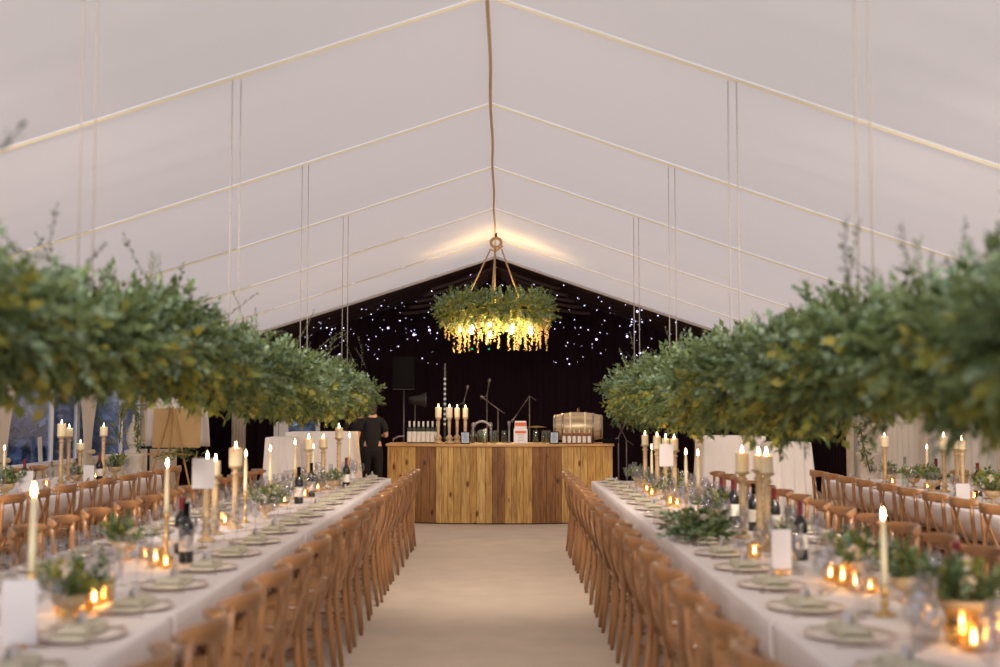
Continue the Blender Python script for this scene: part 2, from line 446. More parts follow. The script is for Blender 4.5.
# star lights on the black cloth
mb = MB(); rs = random.Random(11)
def star(p, r):
    mb.add([(p[0]+r, p[1], p[2]), (p[0]-r, p[1], p[2]), (p[0], p[1]+r, p[2]), (p[0], p[1]-r, p[2]), (p[0], p[1], p[2]+r), (p[0], p[1], p[2]-r)],
           [(0,2,4), (2,1,4), (1,3,4), (3,0,4), (2,0,5), (1,2,5), (3,1,5), (0,3,5)])
def at(px, py, y): return (X(px, y), y, 1.55+(410-py)/1200*y)
cnt = 0
for i in range(2600):
    px = rs.uniform(296, 704); py = rs.uniform(256, 372)
    if abs(px-497)*.37 > (py-256)+1: continue
    if py > 372-.10*abs(px-497) or (abs(px-497) < 52 and py > 290): continue
    dens = 1 if 55 < abs(px-497) < 190 else .35
    if rs.random() > dens*.20: continue
    aa, bb = (px-499)/1200, (410-py)/1200
    Dc = (RZ-.10-1.55)/(bb+slope(px-497)*abs(aa)) - .10
    if Dc < YW+.25: continue
    y = min(Dc, YB-.07); star(at(px, py, y), rs.choice((.005, .006, .007, .009, .011, .014)) if rs.random() < .95 else .026)
    cnt += 1
tag(mb.build('star_lights', M['star'], smooth=False), 'tiny white star lights scattered over the black cloth behind the bar', 'fairy lights', kind='stuff')
for i, px in enumerate((471, 488, 509)):
    mb = MB(); star(at(px, 349, 24.6), .022)
    g = mb.build('laser_dot', bpy.data.materials.get('green_dot') or emitmat('green_dot', (.02, .8, .35), .7), smooth=False)
    tag(g, ['leftmost', 'middle', 'rightmost'][i]+' of three small green lights glowing below the chandelier', 'light', 'green lights below the chandelier')

# hedges outside
def hedge(x0, y0, x1, y1, h, label, nleaf=9000):
    L = math.hypot(x1-x0, y1-y0)
    t = rng.random(nleaf); z = rng.random(nleaf)*h*(1+.25*np.sin(t*L*1.3)); off = rng.normal(0, .35, nleaf)
    P = np.stack([x0+(x1-x0)*t+off*(y1-y0)/L, y0+(y1-y0)*t+off*(x1-x0)/L, z], 1)
    q = rng.normal(size=(nleaf, 3)); q /= np.linalg.norm(q, axis=1)[:, None]
    w = np.cross(q, rng.normal(size=(nleaf, 3))); w /= np.linalg.norm(w, axis=1)[:, None]
    s = .12+.10*rng.random(nleaf)[:, None]
    V = np.stack([P-q*s, P+w*s*.5, P+q*s, P-w*s*.5], 1).reshape(-1, 3)
    F = np.arange(nleaf*4).reshape(-1, 4)
    tag(npmesh('hedge', V, F, M['hedge']), label, 'hedge', kind='stuff')
hedge(-9.5, 4, -11, 36, 5.0, 'blurred bluish garden trees seen through the left windows', 26000)
hedge(-9, 31, 0, 31, 5.0, 'blue-green trees seen through the glazed door behind the left tables', 9000)

# ------------------------------------------------------------------ tables and cloths
tcs = {'LA': (-2.47, -1.275, 14.15, 'left aisle table', 1.6), 'RA': (1.03, 2.19, 13.6, 'right aisle table', 1.6),
       'LW': (-5.32, -4.12, 14.9, 'left wall table', 8.6), 'RW': (3.72, 4.9, 13.95, 'right wall table', 7.6)}
def cloth(x0, x1, y0, y1, seed):
    # the chairs push the long sides of the cloth in under the table
    rs = random.Random(seed); mb = MB()
    ins = .012; per = []
    # perimeter points
    def edge(a, b, nrm):
        L = (Vector(b)-Vector(a)).length; n_ = int(L/.05)
        for i in range(n_):
            u = i/n_; per.append((a[0]+(b[0]-a[0])*u, a[1]+(b[1]-a[1])*u, nrm[0], nrm[1], u*L))
    edge((x0, y0), (x1, y0), (0, -1)); edge((x1, y0), (x1, y1), (1, 0)); edge((x1, y1), (x0, y1), (0, 1)); edge((x0, y1), (x0, y0), (-1, 0))
    N = len(per); ph = rs.random()*6
    levels = [(.752, -.03, 0), (.7535, -.012, 0), (.750, -.003, 0), (.738, .003, 0), (.70, .003, .15), (.63, .002, .4), (.585, -.012, .5), (.545, -.05, .5), (.52, -.15, .5), (.50, -.29, .5), (.45, -.325, .6), (.3, -.325, .9), (.06, -.325, 1.15), (.012, -.325, 1.2)]
    vs = []
    for z, o, f in levels:
        for (x, y, nx, ny, s) in per:
            end = 1 if abs(nx) else .3
            w = (.010*math.sin(s*9+ph)+.007*math.sin(s*23+ph*2))*f*end
            io = max(o, -.03) if z > .7 else o
            cx_ = (x-(x0+x1)/2)/((x1-x0)/2)       # end skirts narrow with the sides
            vs.append((x+(nx*(o+w) if abs(nx) else cx_*(o if z < .7 else 0)), y+ny*(.002+w*.3 if z < .749 else max(o, -.03)), z))
    fs = [(i*N+k, i*N+(k+1) % N, (i+1)*N+(k+1) % N, (i+1)*N+k) for i in range(len(levels)-1) for k in range(N)]
    fs = [tuple(reversed(f)) for f in fs]
    fs.append(tuple(range(N)))
    mb.add(vs, fs)
    return mb
for key, (x0, x1, yend, nm, ystart) in tcs.items():
    nsec = max(1, round((yend-ystart)/3.05)); L = (yend-ystart)/nsec
    for k in range(nsec):
        ya, yb = yend-L*(k+1)+.006, yend-L*k-.006
        mx_, my_ = (x0+x1)/2, (ya+yb)/2
        t = cloth(x0-mx_, x1-mx_, ya-my_, yb-my_, k+len(key)+int(x0*10)).build('banquet_table', M['cloth'], loc=(mx_, my_, 0))
        pos = ORD[k]+' section from the bar'
        tag(t, 'long banquet table under white linen, %s, %s' % (nm, pos), 'table', 'banquet tables under white linen')

# ------------------------------------------------------------------ cross-back chair (sitter faces +Y, back at -Y)
def make_chair():
    t = empty('cross_back_chair')
    H = .885
    def post(s):
        return [(s*.205, -.245, 0), (s*.195, -.222, .2), (s*.188, -.200, .44), (s*.190, -.215, .60), (s*.192, -.228, .76), (s*.196, -.232, H-.04)]
    for s in (-1, 1):
        MB().tube(post(s), [.7, .95, 1.1, .95, .85, .8], 8, flat=(.015, .017), up=(1, 0, 0)).build('rear_leg', M['chair'], t)
        MB().tube([(s*.205, .205, 0), (s*.200, .195, .25), (s*.192, .185, .445)], [.8, 1, 1.15], 8, flat=(.017, .017), up=(1, 0, 0)).build('leg', M['chair'], t)
    # seat: rounded pad with frame ring
    prof = []
    def rr(hx, hy, p=3.2, n=28):
        return [(math.copysign(abs(math.cos(a))**(2/p), math.cos(a))*hx*(1+.06*math.sin(a)), math.copysign(abs(math.sin(a))**(2/p), math.sin(a))*hy) for a in [2*PI*k/n for k in range(n)]]
    def slab(levels, n=28):
        mb = MB(); vs = []
        for hx, hy, z in levels: vs += [(x, y, z) for x, y in rr(hx, hy, n=n)]
        m = len(levels)
        fs = [(i*n+k, i*n+(k+1) % n, (i+1)*n+(k+1) % n, (i+1)*n+k) for i in range(m-1) for k in range(n)]
        fs += [tuple(range(n-1, -1, -1)), tuple((m-1)*n+k for k in range(n))]
        return mb.add(vs, fs)
    slab([(.205, .205, .425), (.212, .212, .430), (.212, .212, .458), (.205, .205, .463)]).build('seat_frame', M['chair'], t)
    slab([(.185, .185, .462), (.188, .188, .470), (.175, .175, .476), (.12, .12, .474)]).build('seat', M['seatpad'], t)
    # curved top rail: a bent board wrapping slightly forward at its rounded ends
    mb = MB(); n_ = 18; vs = []
    for i in range(n_+1):
        a = -1+2*i/n_; x = a*.238
        y = -.300+.105*a*a
        hh = .037*(1-.30*a*a)*(1-.6*(max(0, abs(a)-.75)/.25)**2)
        zc = H-.037+.004*a*a
        tx, ty = 1, (.21*a)/.238; l = math.hypot(tx, ty); nx, ny = -ty/l, tx/l
        th = .0115
        for (dn, dz) in ((-th, -hh*.8), (-th, hh*.8), (-th*.5, hh), (th*.5, hh), (th, hh*.8), (th, -hh*.8), (th*.5, -hh), (-th*.5, -hh)):
            vs.append((x+nx*dn, y+ny*dn, zc+dz))
    fs = [(i*8+k, i*8+(k+1) % 8, (i+1)*8+(k+1) % 8, (i+1)*8+k) for i in range(n_) for k in range(8)]
    fs += [tuple(range(7, -1, -1)), tuple(n_*8+k for k in range(8))]
    mb.add(vs, [tuple(reversed(f)) for f in fs]); mb.build('back_rail', M['chair'], t)
    # crossed slats, bowed backwards
    for s in (-1, 1):
        pts = []
        for i in range(13):
            u = i/12
            x = s*(.168*(1-u)-.085*u)
            pts.append((x, -.205-.018*math.sin(PI*u)-.070*u+s*.006, .455+.375*u))
        MB().tube(pts, 1, 8, flat=(.006, .016), up=(0, 1, 0)).build('cross_slat', M['chair'], t)
    MB().tube([(-.19, -.20, .26), (.19, -.20, .26)], .009, 8).build('stretcher', M['chair'], t)
    MB().tube([(-.20, .195, .20), (.20, .195, .20)], .009, 8).build('stretcher', M['chair'], t)
    for s in (-1, 1): MB().tube([(s*.196, -.215, .22), (s*.2, .198, .22)], .009, 8).build('stretcher', M['chair'], t)
    return t
chair = Proto(make_chair())
chair_n = 0
def chair_row(x, face, ys, row, group):
    """ys from the bar outwards"""
    for k, y in enumerate(ys):
        j = random.uniform(-1, 1)
        chair.put((x+.012*j, y+.015*random.uniform(-1, 1), 0), face+R(2.2)*random.uniform(-1, 1),
                  'cross-back chair, %s from the bar, %s' % (ORD[k], row), 'chair', group)
ROWS = [round(13.87-.6*k, 3) for k in range(19)]
ysL = [13.62-.604*k for k in range(19)]
ysR = [13.12-.604*k for k in range(18)]
chair_row(-1.205, PI/2, ysL[:19], 'row left of the aisle', 'chairs left of the aisle')
chair_row(.975, -PI/2, ysR, 'row right of the aisle', 'chairs right of the aisle')
chair_row(-2.50, -PI/2, [y for y in ysL if y > 4.6], 'far side of left aisle table', 'chairs on the far side of the left aisle table')
chair_row(2.13, PI/2, [y for y in ysR if y > 4.0], 'far side of right aisle table', 'chairs on the far side of the right aisle table')
chair_row(-4.14, PI/2, [14.45-.6*k for k in range(9)], 'near row of left wall table', 'chairs on the near side of the left wall table')
chair_row(3.76, -PI/2, [13.45-.6*k for k in range(9)], 'near row of right wall table', 'chairs on the near side of the right wall table')
chair_row(-5.30, -PI/2, [14.45, 13.85], 'far row of left wall table', 'chairs on the far side of the left wall table')
chair_row(4.90, PI/2, [13.45, 12.85, 12.25], 'far row of right wall table', 'chairs on the far side of the right wall table')

# ------------------------------------------------------------------ place settings
TZ = .754
def make_plate():
    t = empty('charger_plate')
    MB().lathe([(.02, 0), (.085, 0), (.095, .004), (.148, .012), (.149, .014), (.10, .0085), (.09, .006), (.0, .0055)], 32).build('plate_body', M['plate'], t)
    MB().lathe([(.147, .0115), (.156, .0135), (.157, .0155), (.147, .0142)], 32, cap=False).build('rim', M['platerim'], t)
    return t
def make_napkin():
    mb = MB()
    # folded linen: two stacked soft layers with pinched middle
    for lay, (hx, hy, z0, th) in enumerate(((.130, .064, 0, .018), (.124, .058, .018, .017))):
        n1, n2 = 14, 8; vs = []
        for side in (0, 1):
            for i in range(n1+1):
                for j in range(n2+1):
                    u, v = -1+2*i/n1, -1+2*j/n2
                    pinch = 1-.38*math.exp(-(u*3.2)**2)
                    edge = (1-abs(v)**6)*(1-abs(u)**8)
                    z = z0+(th*(.15+.85*edge)*(1+.25*math.cos(u*PI))+.003*math.sin(u*9+lay*2) if side else 0)
                    vs.append((hx*u, hy*v*pinch, z))
        N = (n1+1)*(n2+1); g = lambda s, i, j: s*N+i*(n2+1)+j
        fs = []
        for i in range(n1):
            for j in range(n2):
                fs.append((g(1,i,j), g(1,i+1,j), g(1,i+1,j+1), g(1,i,j+1))); fs.append((g(0,i,j+1), g(0,i+1,j+1), g(0,i+1,j), g(0,i,j)))
            fs.append((g(0,i,0), g(0,i+1,0), g(1,i+1,0), g(1,i,0))); fs.append((g(1,i,n2), g(1,i+1,n2), g(0,i+1,n2), g(0,i,n2)))
        for j in range(n2):
            fs.append((g(1,0,j), g(1,0,j+1), g(0,0,j+1), g(0,0,j))); fs.append((g(0,n1,j), g(0,n1,j+1), g(1,n1,j+1), g(1,n1,j)))
        mb.add(vs, fs)
    return mb.build('napkin', M['napkin'])
def make_wineglass(flute=False):
    if flute: prof = [(.032, 0), (.032, .002), (.006, .005), (.0035, .02), (.0035, .09), (.012, .10), (.022, .13), (.025, .17), (.022, .225), (.0212, .225), (.024, .17), (.021, .132), (.011, .104), (.0, .10)]
    else: prof = [(.036, 0), (.036, .002), (.007, .005), (.0038, .02), (.0038, .085), (.012, .092), (.032, .115), (.040, .145), (.038, .175), (.031, .205), (.030, .205), (.037, .175), (.039, .145), (.031, .117), (.011, .095), (.0, .094)]
    return MB().lathe(prof, 16).build('champagne_flute' if flute else 'wine_glass', M['glass'])
def make_fork():
    mb = MB().tube([(0, -.10, .003), (0, -.02, .004), (0, .04, .006)], 1, 6, flat=(.002, .005), up=(0, 0, 1))
    mb.box((0, .055, .006), (.022, .02, .002))
    for i in range(4): mb.box((-.0085+.0057*i, .082, .007), (.003, .04, .002))
    return mb.build('fork', M['steel'])
def make_knife():
    mb = MB().tube([(0, -.10, .004), (0, -.01, .005)], 1, 6, flat=(.003, .006), up=(0, 0, 1))
    mb.tube([(0, -.01, .004), (.003, .06, .004), (0, .115, .003)], [1, 1.1, .35], 6, flat=(.0012, .010), up=(0, 0, 1))
    return mb.build('knife', M['steel'])
def make_placecard():
    mb = MB().add([(-.035, -.012, 0), (.035, -.012, 0), (.035, 0, .040), (-.035, 0, .040), (.035, .012, 0), (-.035, .012, 0)], [(0,1,2,3), (3,2,4,5)])
    return mb.build('place_card', M['card'], smooth=False, solid=.001)
plate, napkin, wine, flute, fork, knife, pcard = Proto(make_plate()), Proto(make_napkin()), Proto(make_wineglass()), Proto(make_wineglass(True)), Proto(make_fork()), Proto(make_knife()), Proto(make_placecard())
rs2 = random.Random(3)
def settings(xedge, sgn, ys, where, full=True):
    """sgn: direction from the table edge to the table centre along x"""
    for k, y in enumerate(ys):
        rz = -PI/2*sgn      # local +Y towards the centre of the table
        def L(a, b, z=TZ):  # a across (right of the sitter), b towards the centre from the edge
            return (xedge+sgn*b, y-sgn*a, z)
        w = '%s setting from bar, %s' % (ORD[k], where)
        plate.put(L(0, .195), rs2.random()*6, 'ivory charger plate with blush rim, '+w, 'plate', 'charger plates, '+where)
        napkin.put(L(0, .195, TZ+.0125), R(90)+rz+R(90)+R(rs2.uniform(-4, 4)), 'folded sage linen napkin on plate, '+w, 'napkin', 'sage napkins, '+where)
        pcard.put(L(0, .195, TZ+.052), rz+R(180)+R(rs2.uniform(-8, 8)), 'small white place card on napkin, '+w, 'card', 'place cards, '+where)
        j = lambda: rs2.uniform(-.012, .012)
        wine.put(L(.13+j(), .41+j()), 0, 'clear stemmed wine glass, '+w, 'wine glass', 'wine glasses, '+where)
        if full:
            wine.put(L(.215+j(), .355+j()), 0, 'clear stemmed water glass nearer plate, '+w, 'wine glass', 'water glasses, '+where, (.9, .9, .85))
            flute.put(L(.045+j(), .445+j()), 0, 'slim clear champagne flute, '+w, 'champagne flute', 'champagne flutes, '+where)
            fork.put(L(-.185, .20), rz, 'steel table fork, '+w, 'fork', 'forks, '+where)
            knife.put(L(.185, .20), rz, 'steel table knife, '+w, 'knife', 'knives, '+where)
sL = [13.87-.6*k for k in range(19)]; sR = [13.27-.6*k for k in range(18)]
settings(-1.275, -1, sL, 'aisle side, left table')
settings(1.03, 1, sR, 'aisle side, right table')
settings(-2.47, 1, [y for y in sL if y > 4.5], 'far side, left table', True)
settings(2.19, -1, [y for y in sR if y > 4.0], 'far side, right table', True)
settings(-4.12, -1, [14.45-.6*k for k in range(8)], 'left wall table', False)
settings(3.72, 1, [13.45-.6*k for k in range(9)], 'right wall table', False)

# ------------------------------------------------------------------ candles
def flame_mb(s=1, z=0):
    return MB().lathe([(0, 0), (.0045*s, .004*s), (.0072*s, .012*s), (.0068*s, .020*s), (.0042*s, .032*s), (.0016*s, .044*s), (0, .052*s)], 10, (0, 0, z), cap=False)
def make_candle(kind, h, r):
    t = empty(kind)
    if kind == 'pillar_candle': prof = [(r*.97, 0), (r, .004), (r, h*.5), (r*.995, h-.006), (r*.93, h), (r*.84, h-.002), (r*.72, h-.010), (0, h-.012)]; fz = h-.004; fs = 1.0
    else: prof = [(r, 0), (r, h*.4), (r*.9, h*.8), (r*.62, h-.012), (r*.4, h), (0, h)]; fz = h+.004; fs = 1.0
    b = MB().lathe(prof, 20).build('wax', M['wax'], t)
    MB().tube([(0, 0, fz-.012), (.001, 0, fz+.008)], .0015, 6).build('wick', M['wick'], t)
    flame_mb(fs, fz).build('flame', M['flame'], t)
    return t, fz
def candle_light(p, e=.9):
    l = bpy.data.lights.new('candle_glow', 'POINT'); l.energy = e; l.color = (1, .55, .22); l.shadow_soft_size = .012
    o = bpy.data.objects.new('candle_glow', l); col.objects.link(o); o.location = p; return o
cand_protos = {}
def candle(kind, x, y, z0, h, r, label, group):
    k = (kind, round(h, 2), round(r, 3))
    if k not in cand_protos:
        t, fz = make_candle(kind, k[1], k[2]); cand_protos[k] = (Proto(t), fz)
    p, fz = cand_protos[k]
    o = p.put((x, y, z0), random.random()*6, label, 'candle', group)
    candle_light((x, y, z0+fz+.075), .65)
    return o
def stick_profile(h):
    W_ = 1.3
    P = [(.050, 0), (.052, .008), (.045, .016), (.020, .028), (.016, .04), (.028, .055), (.028, .062), (.014, .075)]
    n_ = max(2, int((h-.15)/.035)); z = .085
    for i in range(n_):
        P += [(.0135, z), (.0185, z+(h-.15)/n_*.5)]; z += (h-.15)/n_
    P += [(.0125, h-.065), (.024, h-.055), (.024, h-.048), (.013, h-.038), (.022, h-.020), (.043, h-.010), (.045, h-.003), (.041, h)]
    return [(r*(W_ if .03 < z < h-.03 else 1.05), z) for r, z in P]
stick_protos = {}
def stick(x, y, h, label, group):
    k = round(h, 2)
    if k not in stick_protos: stick_protos[k] = Proto(MB().lathe(stick_profile(k), 18).build('candlestick', M['giltwood']))
    stick_protos[k].put((x, y, TZ), random.random(), label, 'candlestick', group)
def holder(x, y, h, label, group):
    k = ('h', round(h, 2))
    if k not in stick_protos:
        hh = k[1]
        stick_protos[k] = Proto(MB().lathe([(.042, 0), (.043, .005), (.020, .014), (.011, .03), (.011, hh*.35), (.021, hh*.42), (.011, hh*.5), (.010, hh-.04), (.016, hh-.03), (.018, hh), (.013, hh), (.0125, hh-.015), (0, hh-.015)], 16).build('candle_holder', M['brass']))
    stick_protos[k].put((x, y, TZ), 0, label, 'candle holder', group)
def pillar_on_stick(px, y, ztop, hc, r, where, group):
    """ztop = world height of the top of the wax"""
    x = X(px, y); hs = round(ztop-hc-TZ, 2)
    stick(x, y, hs, 'gilt turned candlestick under pillar candle, '+where, 'gilt candlesticks, '+group)
    candle('pillar_candle', x, y, TZ+hs, hc, r, 'lit pillar candle on tall stick, '+where, 'pillar candles, '+group)
def taper(px, y, ztop, hc, where, group):
    x = X(px, y); hh = round(ztop-hc-TZ, 2)
    holder(x, y, hh, 'slim brass holder under taper candle, '+where, 'brass candle holders, '+group)
    candle('taper_candle', x, y, TZ+hh-.015, hc, .0125, 'lit ivory taper candle, '+where, 'taper candles, '+group)
def wz(py, y): return 1.55-(py-410)/1200*y
G = 'left aisle table'
taper(36, 4.30, wz(493, 4.30), .28, 'nearest the camera on left aisle table', G)
taper(168, 6.50, wz(465, 6.5), .25, 'behind the wine bottle on left aisle table', G)
pillar_on_stick(208, 7.35, wz(459, 7.35), .10, .032, 'behind the white card on left aisle table', G)
pillar_on_stick(216, 7.75, wz(461, 7.75), .09, .032, 'just right of the white card on left aisle table', G)
pillar_on_stick(236, 8.15, wz(448, 8.15), .12, .045, 'tallest beside the white card on left aisle table', G)
taper(246, 8.55, wz(454, 8.55), .26, 'right of the tallest pillar on left aisle table', G)
taper(270.5, 9.6, wz(450, 9.6), .25, 'against the black opening on left aisle table', G)
taper(295, 10.75, wz(443, 10.75), .24, 'before the left draped table, left aisle table', G)
pillar_on_stick(308.5, 11.25, wz(438, 11.25), .10, .042, 'third candle group, left aisle table', G)
taper(313, 11.75, wz(447, 11.75), .22, 'between two pillars, left aisle table', G)
pillar_on_stick(323, 12.15, wz(438, 12.15), .09, .040, 'bar side of middle group, left aisle table', G)
pillar_on_stick(338.5, 12.7, wz(428, 12.7), .11, .040, 'highest near the bar, left aisle table', G)
taper(349, 13.05, wz(436, 13.05), .23, 'closest to the bar on left aisle table', G)
G = 'right aisle table'
taper(879, 4.72, wz(517, 4.72), .27, 'nearest the camera on right aisle table', G)
pillar_on_stick(740, 7.55, wz(452, 7.55), .125, .042, 'thickest, before the right draped table', G)
pillar_on_stick(756.5, 7.2, wz(455, 7.2), .09, .030, 'left of a close pair, right aisle table', G)
pillar_on_stick(764, 6.85, wz(455, 6.85), .10, .036, 'right of a close pair, right aisle table', G)
taper(760.5, 7.95, wz(476, 7.95), .26, 'below the pair of pillars, right aisle table', G)
taper(696, 9.2, wz(454, 9.2), .24, 'right of two at the middle, right aisle table', G)
taper(684, 9.65, wz(453, 9.65), .24, 'left of two at the middle, right aisle table', G)
pillar_on_stick(672.5, 10.4, wz(438, 10.4), .10, .034, 'right end of the far group, right aisle table', G)
pillar_on_stick(664, 10.85, wz(438, 10.85), .11, .034, 'behind the white card, right aisle table', G)
pillar_on_stick(655.5, 11.4, wz(436, 11.4), .12, .036, 'tall, left of the white card, right aisle table', G)
taper(650, 11.95, wz(448, 11.95), .26, 'by the far pillar group, right aisle table', G)
pillar_on_stick(643.5, 12.4, wz(435, 12.4), .10, .034, 'closest to the bar on right aisle table', G)
G = 'left wall table'
taper(5.5, 11.6, wz(449, 11.6), .22, 'left edge of photo, left wall table', G)
pillar_on_stick(62, 12.7, wz(424, 12.7), .13, .044, 'tallest of three on left wall table', G)
pillar_on_stick(69.5, 13.15, wz(428, 13.15), .09, .042, 'middle of three on left wall table', G)
pillar_on_stick(81, 13.6, wz(443, 13.6), .07, .044, 'shortest of three on left wall table', G)
pillar_on_stick(104, 14.1, wz(427, 14.1), .10, .044, 'right end of left wall table', G)
G = 'right wall table'
pillar_on_stick(882, 13.1, wz(436, 13.1), .11, .044, 'bar end of right wall table', G)
taper(924, 12.3, wz(448, 12.3), .24, 'against the cream curtain, right wall table', G)
pillar_on_stick(941, 11.75, wz(436, 11.75), .13, .042, 'tallest on right wall table', G)
pillar_on_stick(953.5, 11.3, wz(440, 11.3), .08, .034, 'left of a pair on right wall table', G)
pillar_on_stick(959, 10.95, wz(440, 10.95), .08, .034, 'right of a pair on right wall table', G)
taper(999, 10.2, wz(460, 10.2), .24, 'right edge of photo, right wall table', G)

# tea lights in amber glass
def make_votive():
    t = empty('votive_jar')
    MB().lathe([(.028, 0), (.036, .006), (.042, .035), (.038, .068), (.033, .078), (.031, .078), (.036, .066), (.039, .035), (.033, .010), (0, .008)], 18).build('glass_jar', M['glassamber'], t)
    MB().lathe([(.019, .009), (.019, .022), (.017, .024), (0, .023)], 14).build('tealight', M['wax'], t)
    flame_mb(.75, .024).build('flame', M['flame'], t)
    return t
votive = Proto(make_votive())
def vot(px, y, where, g, dx=0, s=1):
    x = X(px, y)+dx
    votive.put((x, y, TZ), 0, 'lit amber glass tea light, '+where, 'votive candle', 'tea lights, '+g, (s, s, s))
    candle_light((x, y, TZ+.045*s), .22)
for a in ((86, 4.78, 'middle under nearest flowers', 1.0), (107, 5.0, 'far right of nearest flowers', 1.0), (168, 6.1, 'right of second flowers', .9), (70, 4.72, 'under nearest flowers', 1.15), (98, 4.9, 'right of nearest flowers', 1.1), (158, 6.2, 'beside the wine bottle', 1.2), (148, 6.45, 'left of second flowers', .9),
          (226, 8.35, 'below the tallest pillar candle', 1), (223, 8.65, 'left of the tall candlesticks', .9), (285, 10.2, 'beyond the third greenery', 1),
          (305, 11.0, 'by the far candlesticks', 1), (318, 11.9, 'near the far pillars', 1), (333, 12.9, 'nearest the bar', 1)):
    vot(a[0], a[1], a[2]+', left aisle table', 'left aisle table', s=a[3])
for a in ((966, 4.02, 'middle front of nearest cluster', 1.2), (992, 4.22, 'far right of nearest cluster', 1.3), (826, 5.65, 'left end under blossoms', 1.0), (865, 5.3, 'right end under blossoms', .9), (955, 4.15, 'left of the nearest cluster', 1.5), (978, 4.05, 'right of the nearest cluster', 1.4), (838, 5.5, 'left of pair under blossoms', 1.2), (850, 5.35, 'right of pair under blossoms', 1.2),
          (751, 6.55, 'left of tall white card', 1.0), (778, 6.0, 'front of tall white card', .8), (668, 10.1, 'beyond the large greenery', 1), (675, 9.9, 'by the middle tapers', 1),
          (645, 11.7, 'below the far pillars', 1), (650, 11.15, 'beneath far white card', 1), (637, 12.8, 'nearest the bar', 1)):
    vot(a[0], a[1], a[2]+', right aisle table', 'right aisle table', s=a[3])
for a in ((924, 12.05, 'in the leaves, middle'), (970, 10.7, 'beside small white card'), (889, 12.85, 'by the bar end')): vot(a[0], a[1], a[2]+', right wall table', 'right wall table')
for a in ((97, 13.9, 'beside the dark wine bottle'), (48, 12.4, 'left of the three pillars')): vot(a[0], a[1], a[2]+', left wall table', 'left wall table')

# bottles
def make_bottle(gm, capm, lab=True, s=1, name='wine_bottle'):
    t = empty(name)
    MB().lathe([(.034, 0), (.0375, .004), (.0375, .18), (.034, .20), (.018, .228), (.0145, .24), (.0140, .285)], 18).build('bottle_glass', gm, t)
    MB().lathe([(.0150, .235), (.0152, .30), (.0158, .302), (.0158, .310), (0, .311)], 14, cap=False).build('capsule', capm, t)
    if lab: MB().lathe([(.0380, .06 if name == 'wine_bottle' else .02), (.0380, .14 if name == 'wine_bottle' else .165)], 18, cap=False).build('label', M['label'], t)
    return t
redb = Proto(make_bottle(M['glassgreen'], M['red'])); darkb = Proto(make_bottle(M['glassgreen'], M['black'])); clearb = Proto(make_bottle(M['glassclear'], M['greymetal'], False))
def bot(p, px, y, lab, g, dx=0): p.put((X(px, y)+dx, y, TZ), random.random()*6, lab, 'bottle', 'bottles on the '+g)
bot(redb, 183, 6.75, 'dark wine bottle with red capsule beside second flowers, left aisle table', 'left aisle table')
bot(darkb, 188, 6.35, 'dark wine bottle with black capsule, nearest on left aisle table', 'left aisle table')
bot(darkb, 299, 10.3, 'dark wine bottle beside middle greenery, left aisle table', 'left aisle table')
bot(darkb, 306, 11.1, 'dark wine bottle behind middle greenery, left aisle table', 'left aisle table', .05)
bot(redb, 346, 12.35, 'dark wine bottle with red capsule near the bar, left aisle table', 'left aisle table', .0)
bot(redb, 951, 4.5, 'dark wine bottle with red capsule, nearest on right aisle table', 'right aisle table')
bot(clearb, 785, 6.1, 'clear glass bottle beside the tall white card, right aisle table', 'right aisle table')
bot(redb, 797, 6.45, 'red capped dark bottle right of the tall white card, right aisle table', 'right aisle table')
bot(redb, 768, 7.6, 'red capped dark bottle left of the tall white card, right aisle table', 'right aisle table', .02)
bot(darkb, 751, 8.0, 'dark wine bottle behind the thick pillar candle, right aisle table', 'right aisle table')
bot(redb, 719, 8.75, 'left of two red capped bottles beyond large greenery', 'right aisle table')
bot(redb, 731, 8.45, 'right of two red capped bottles beyond large greenery', 'right aisle table')
bot(redb, 26, 11.9, 'red capped wine bottle at left edge, left wall table', 'left wall table')
bot(redb, 100.5, 13.5, 'red capped wine bottle beside card, left wall table', 'left wall table')
bot(redb, 933, 12.1, 'dark red capped wine bottle left of candles, right wall table', 'right wall table')
bot(redb, 974, 11.1, 'bright red capped wine bottle right of candles, right wall table', 'right wall table')
bot(clearb, 902, 12.6, 'clear bottle near the bar end, right wall table', 'right wall table')
# clear carafes / hurricane glasses
car = Proto(MB().lathe([(.045, 0), (.047, .004), (.047, .22), (.0455, .22), (.0455, .008), (0, .007)], 20).build('glass_cylinder', M['glass']))
car.put((X(918, 4.2), 4.2, TZ), 0, 'tall clear glass cylinder vase left of nearest right flowers', 'vase', 'clear glass cylinders')
car.put((X(540, 4.2)*0-1.68, 5.15, TZ), 0, 'tall clear glass cylinder vase between left aisle flowers', 'vase', 'clear glass cylinders')

# cards on stands
def make_card(w, h, hs):
    t = empty('table_card')
    MB().box((0, 0, hs+h/2), (w, .003, h)).build('sheet', M['card'], t, smooth=False)
    mb = MB().lathe([(.03, 0), (.03, .006), (.004, .01)], 14)
    mb.tube([(0, .004, .008), (0, .004, hs+.02)], .003, 6)
    mb.build('stand', M['brass'], t)
    return t
def card(px, y, w, h, zb, lab, dx=0, rz=0):
    t = make_card(w, h, max(.012, zb-TZ)); t.location = (X(px, y)+dx, y, TZ); t.rotation_euler = (0, 0, rz); tag(t, lab, 'card')
card(24, 4.08, .115, .215, TZ+.012, 'large white menu card in front of the nearest left taper', 0, R(8))
card(204, 7.0, .13, .175, wz(488, 7.0), 'white table card held high before the tall left candles')
card(784, 5.85, .095, .19, TZ+.03, 'tall white card beside the clear bottle, right aisle table', -.03)
card(664.5, 10.05, .115, .185, wz(466, 10.05), 'white card before the far pillar candles, right aisle table', 0)
card(90, 12.95, .115, .19, TZ+.012, 'white card beside wine bottle on left wall table')
card(959, 10.45, .12, .14, TZ+.02, 'white card among leaves on right wall table')
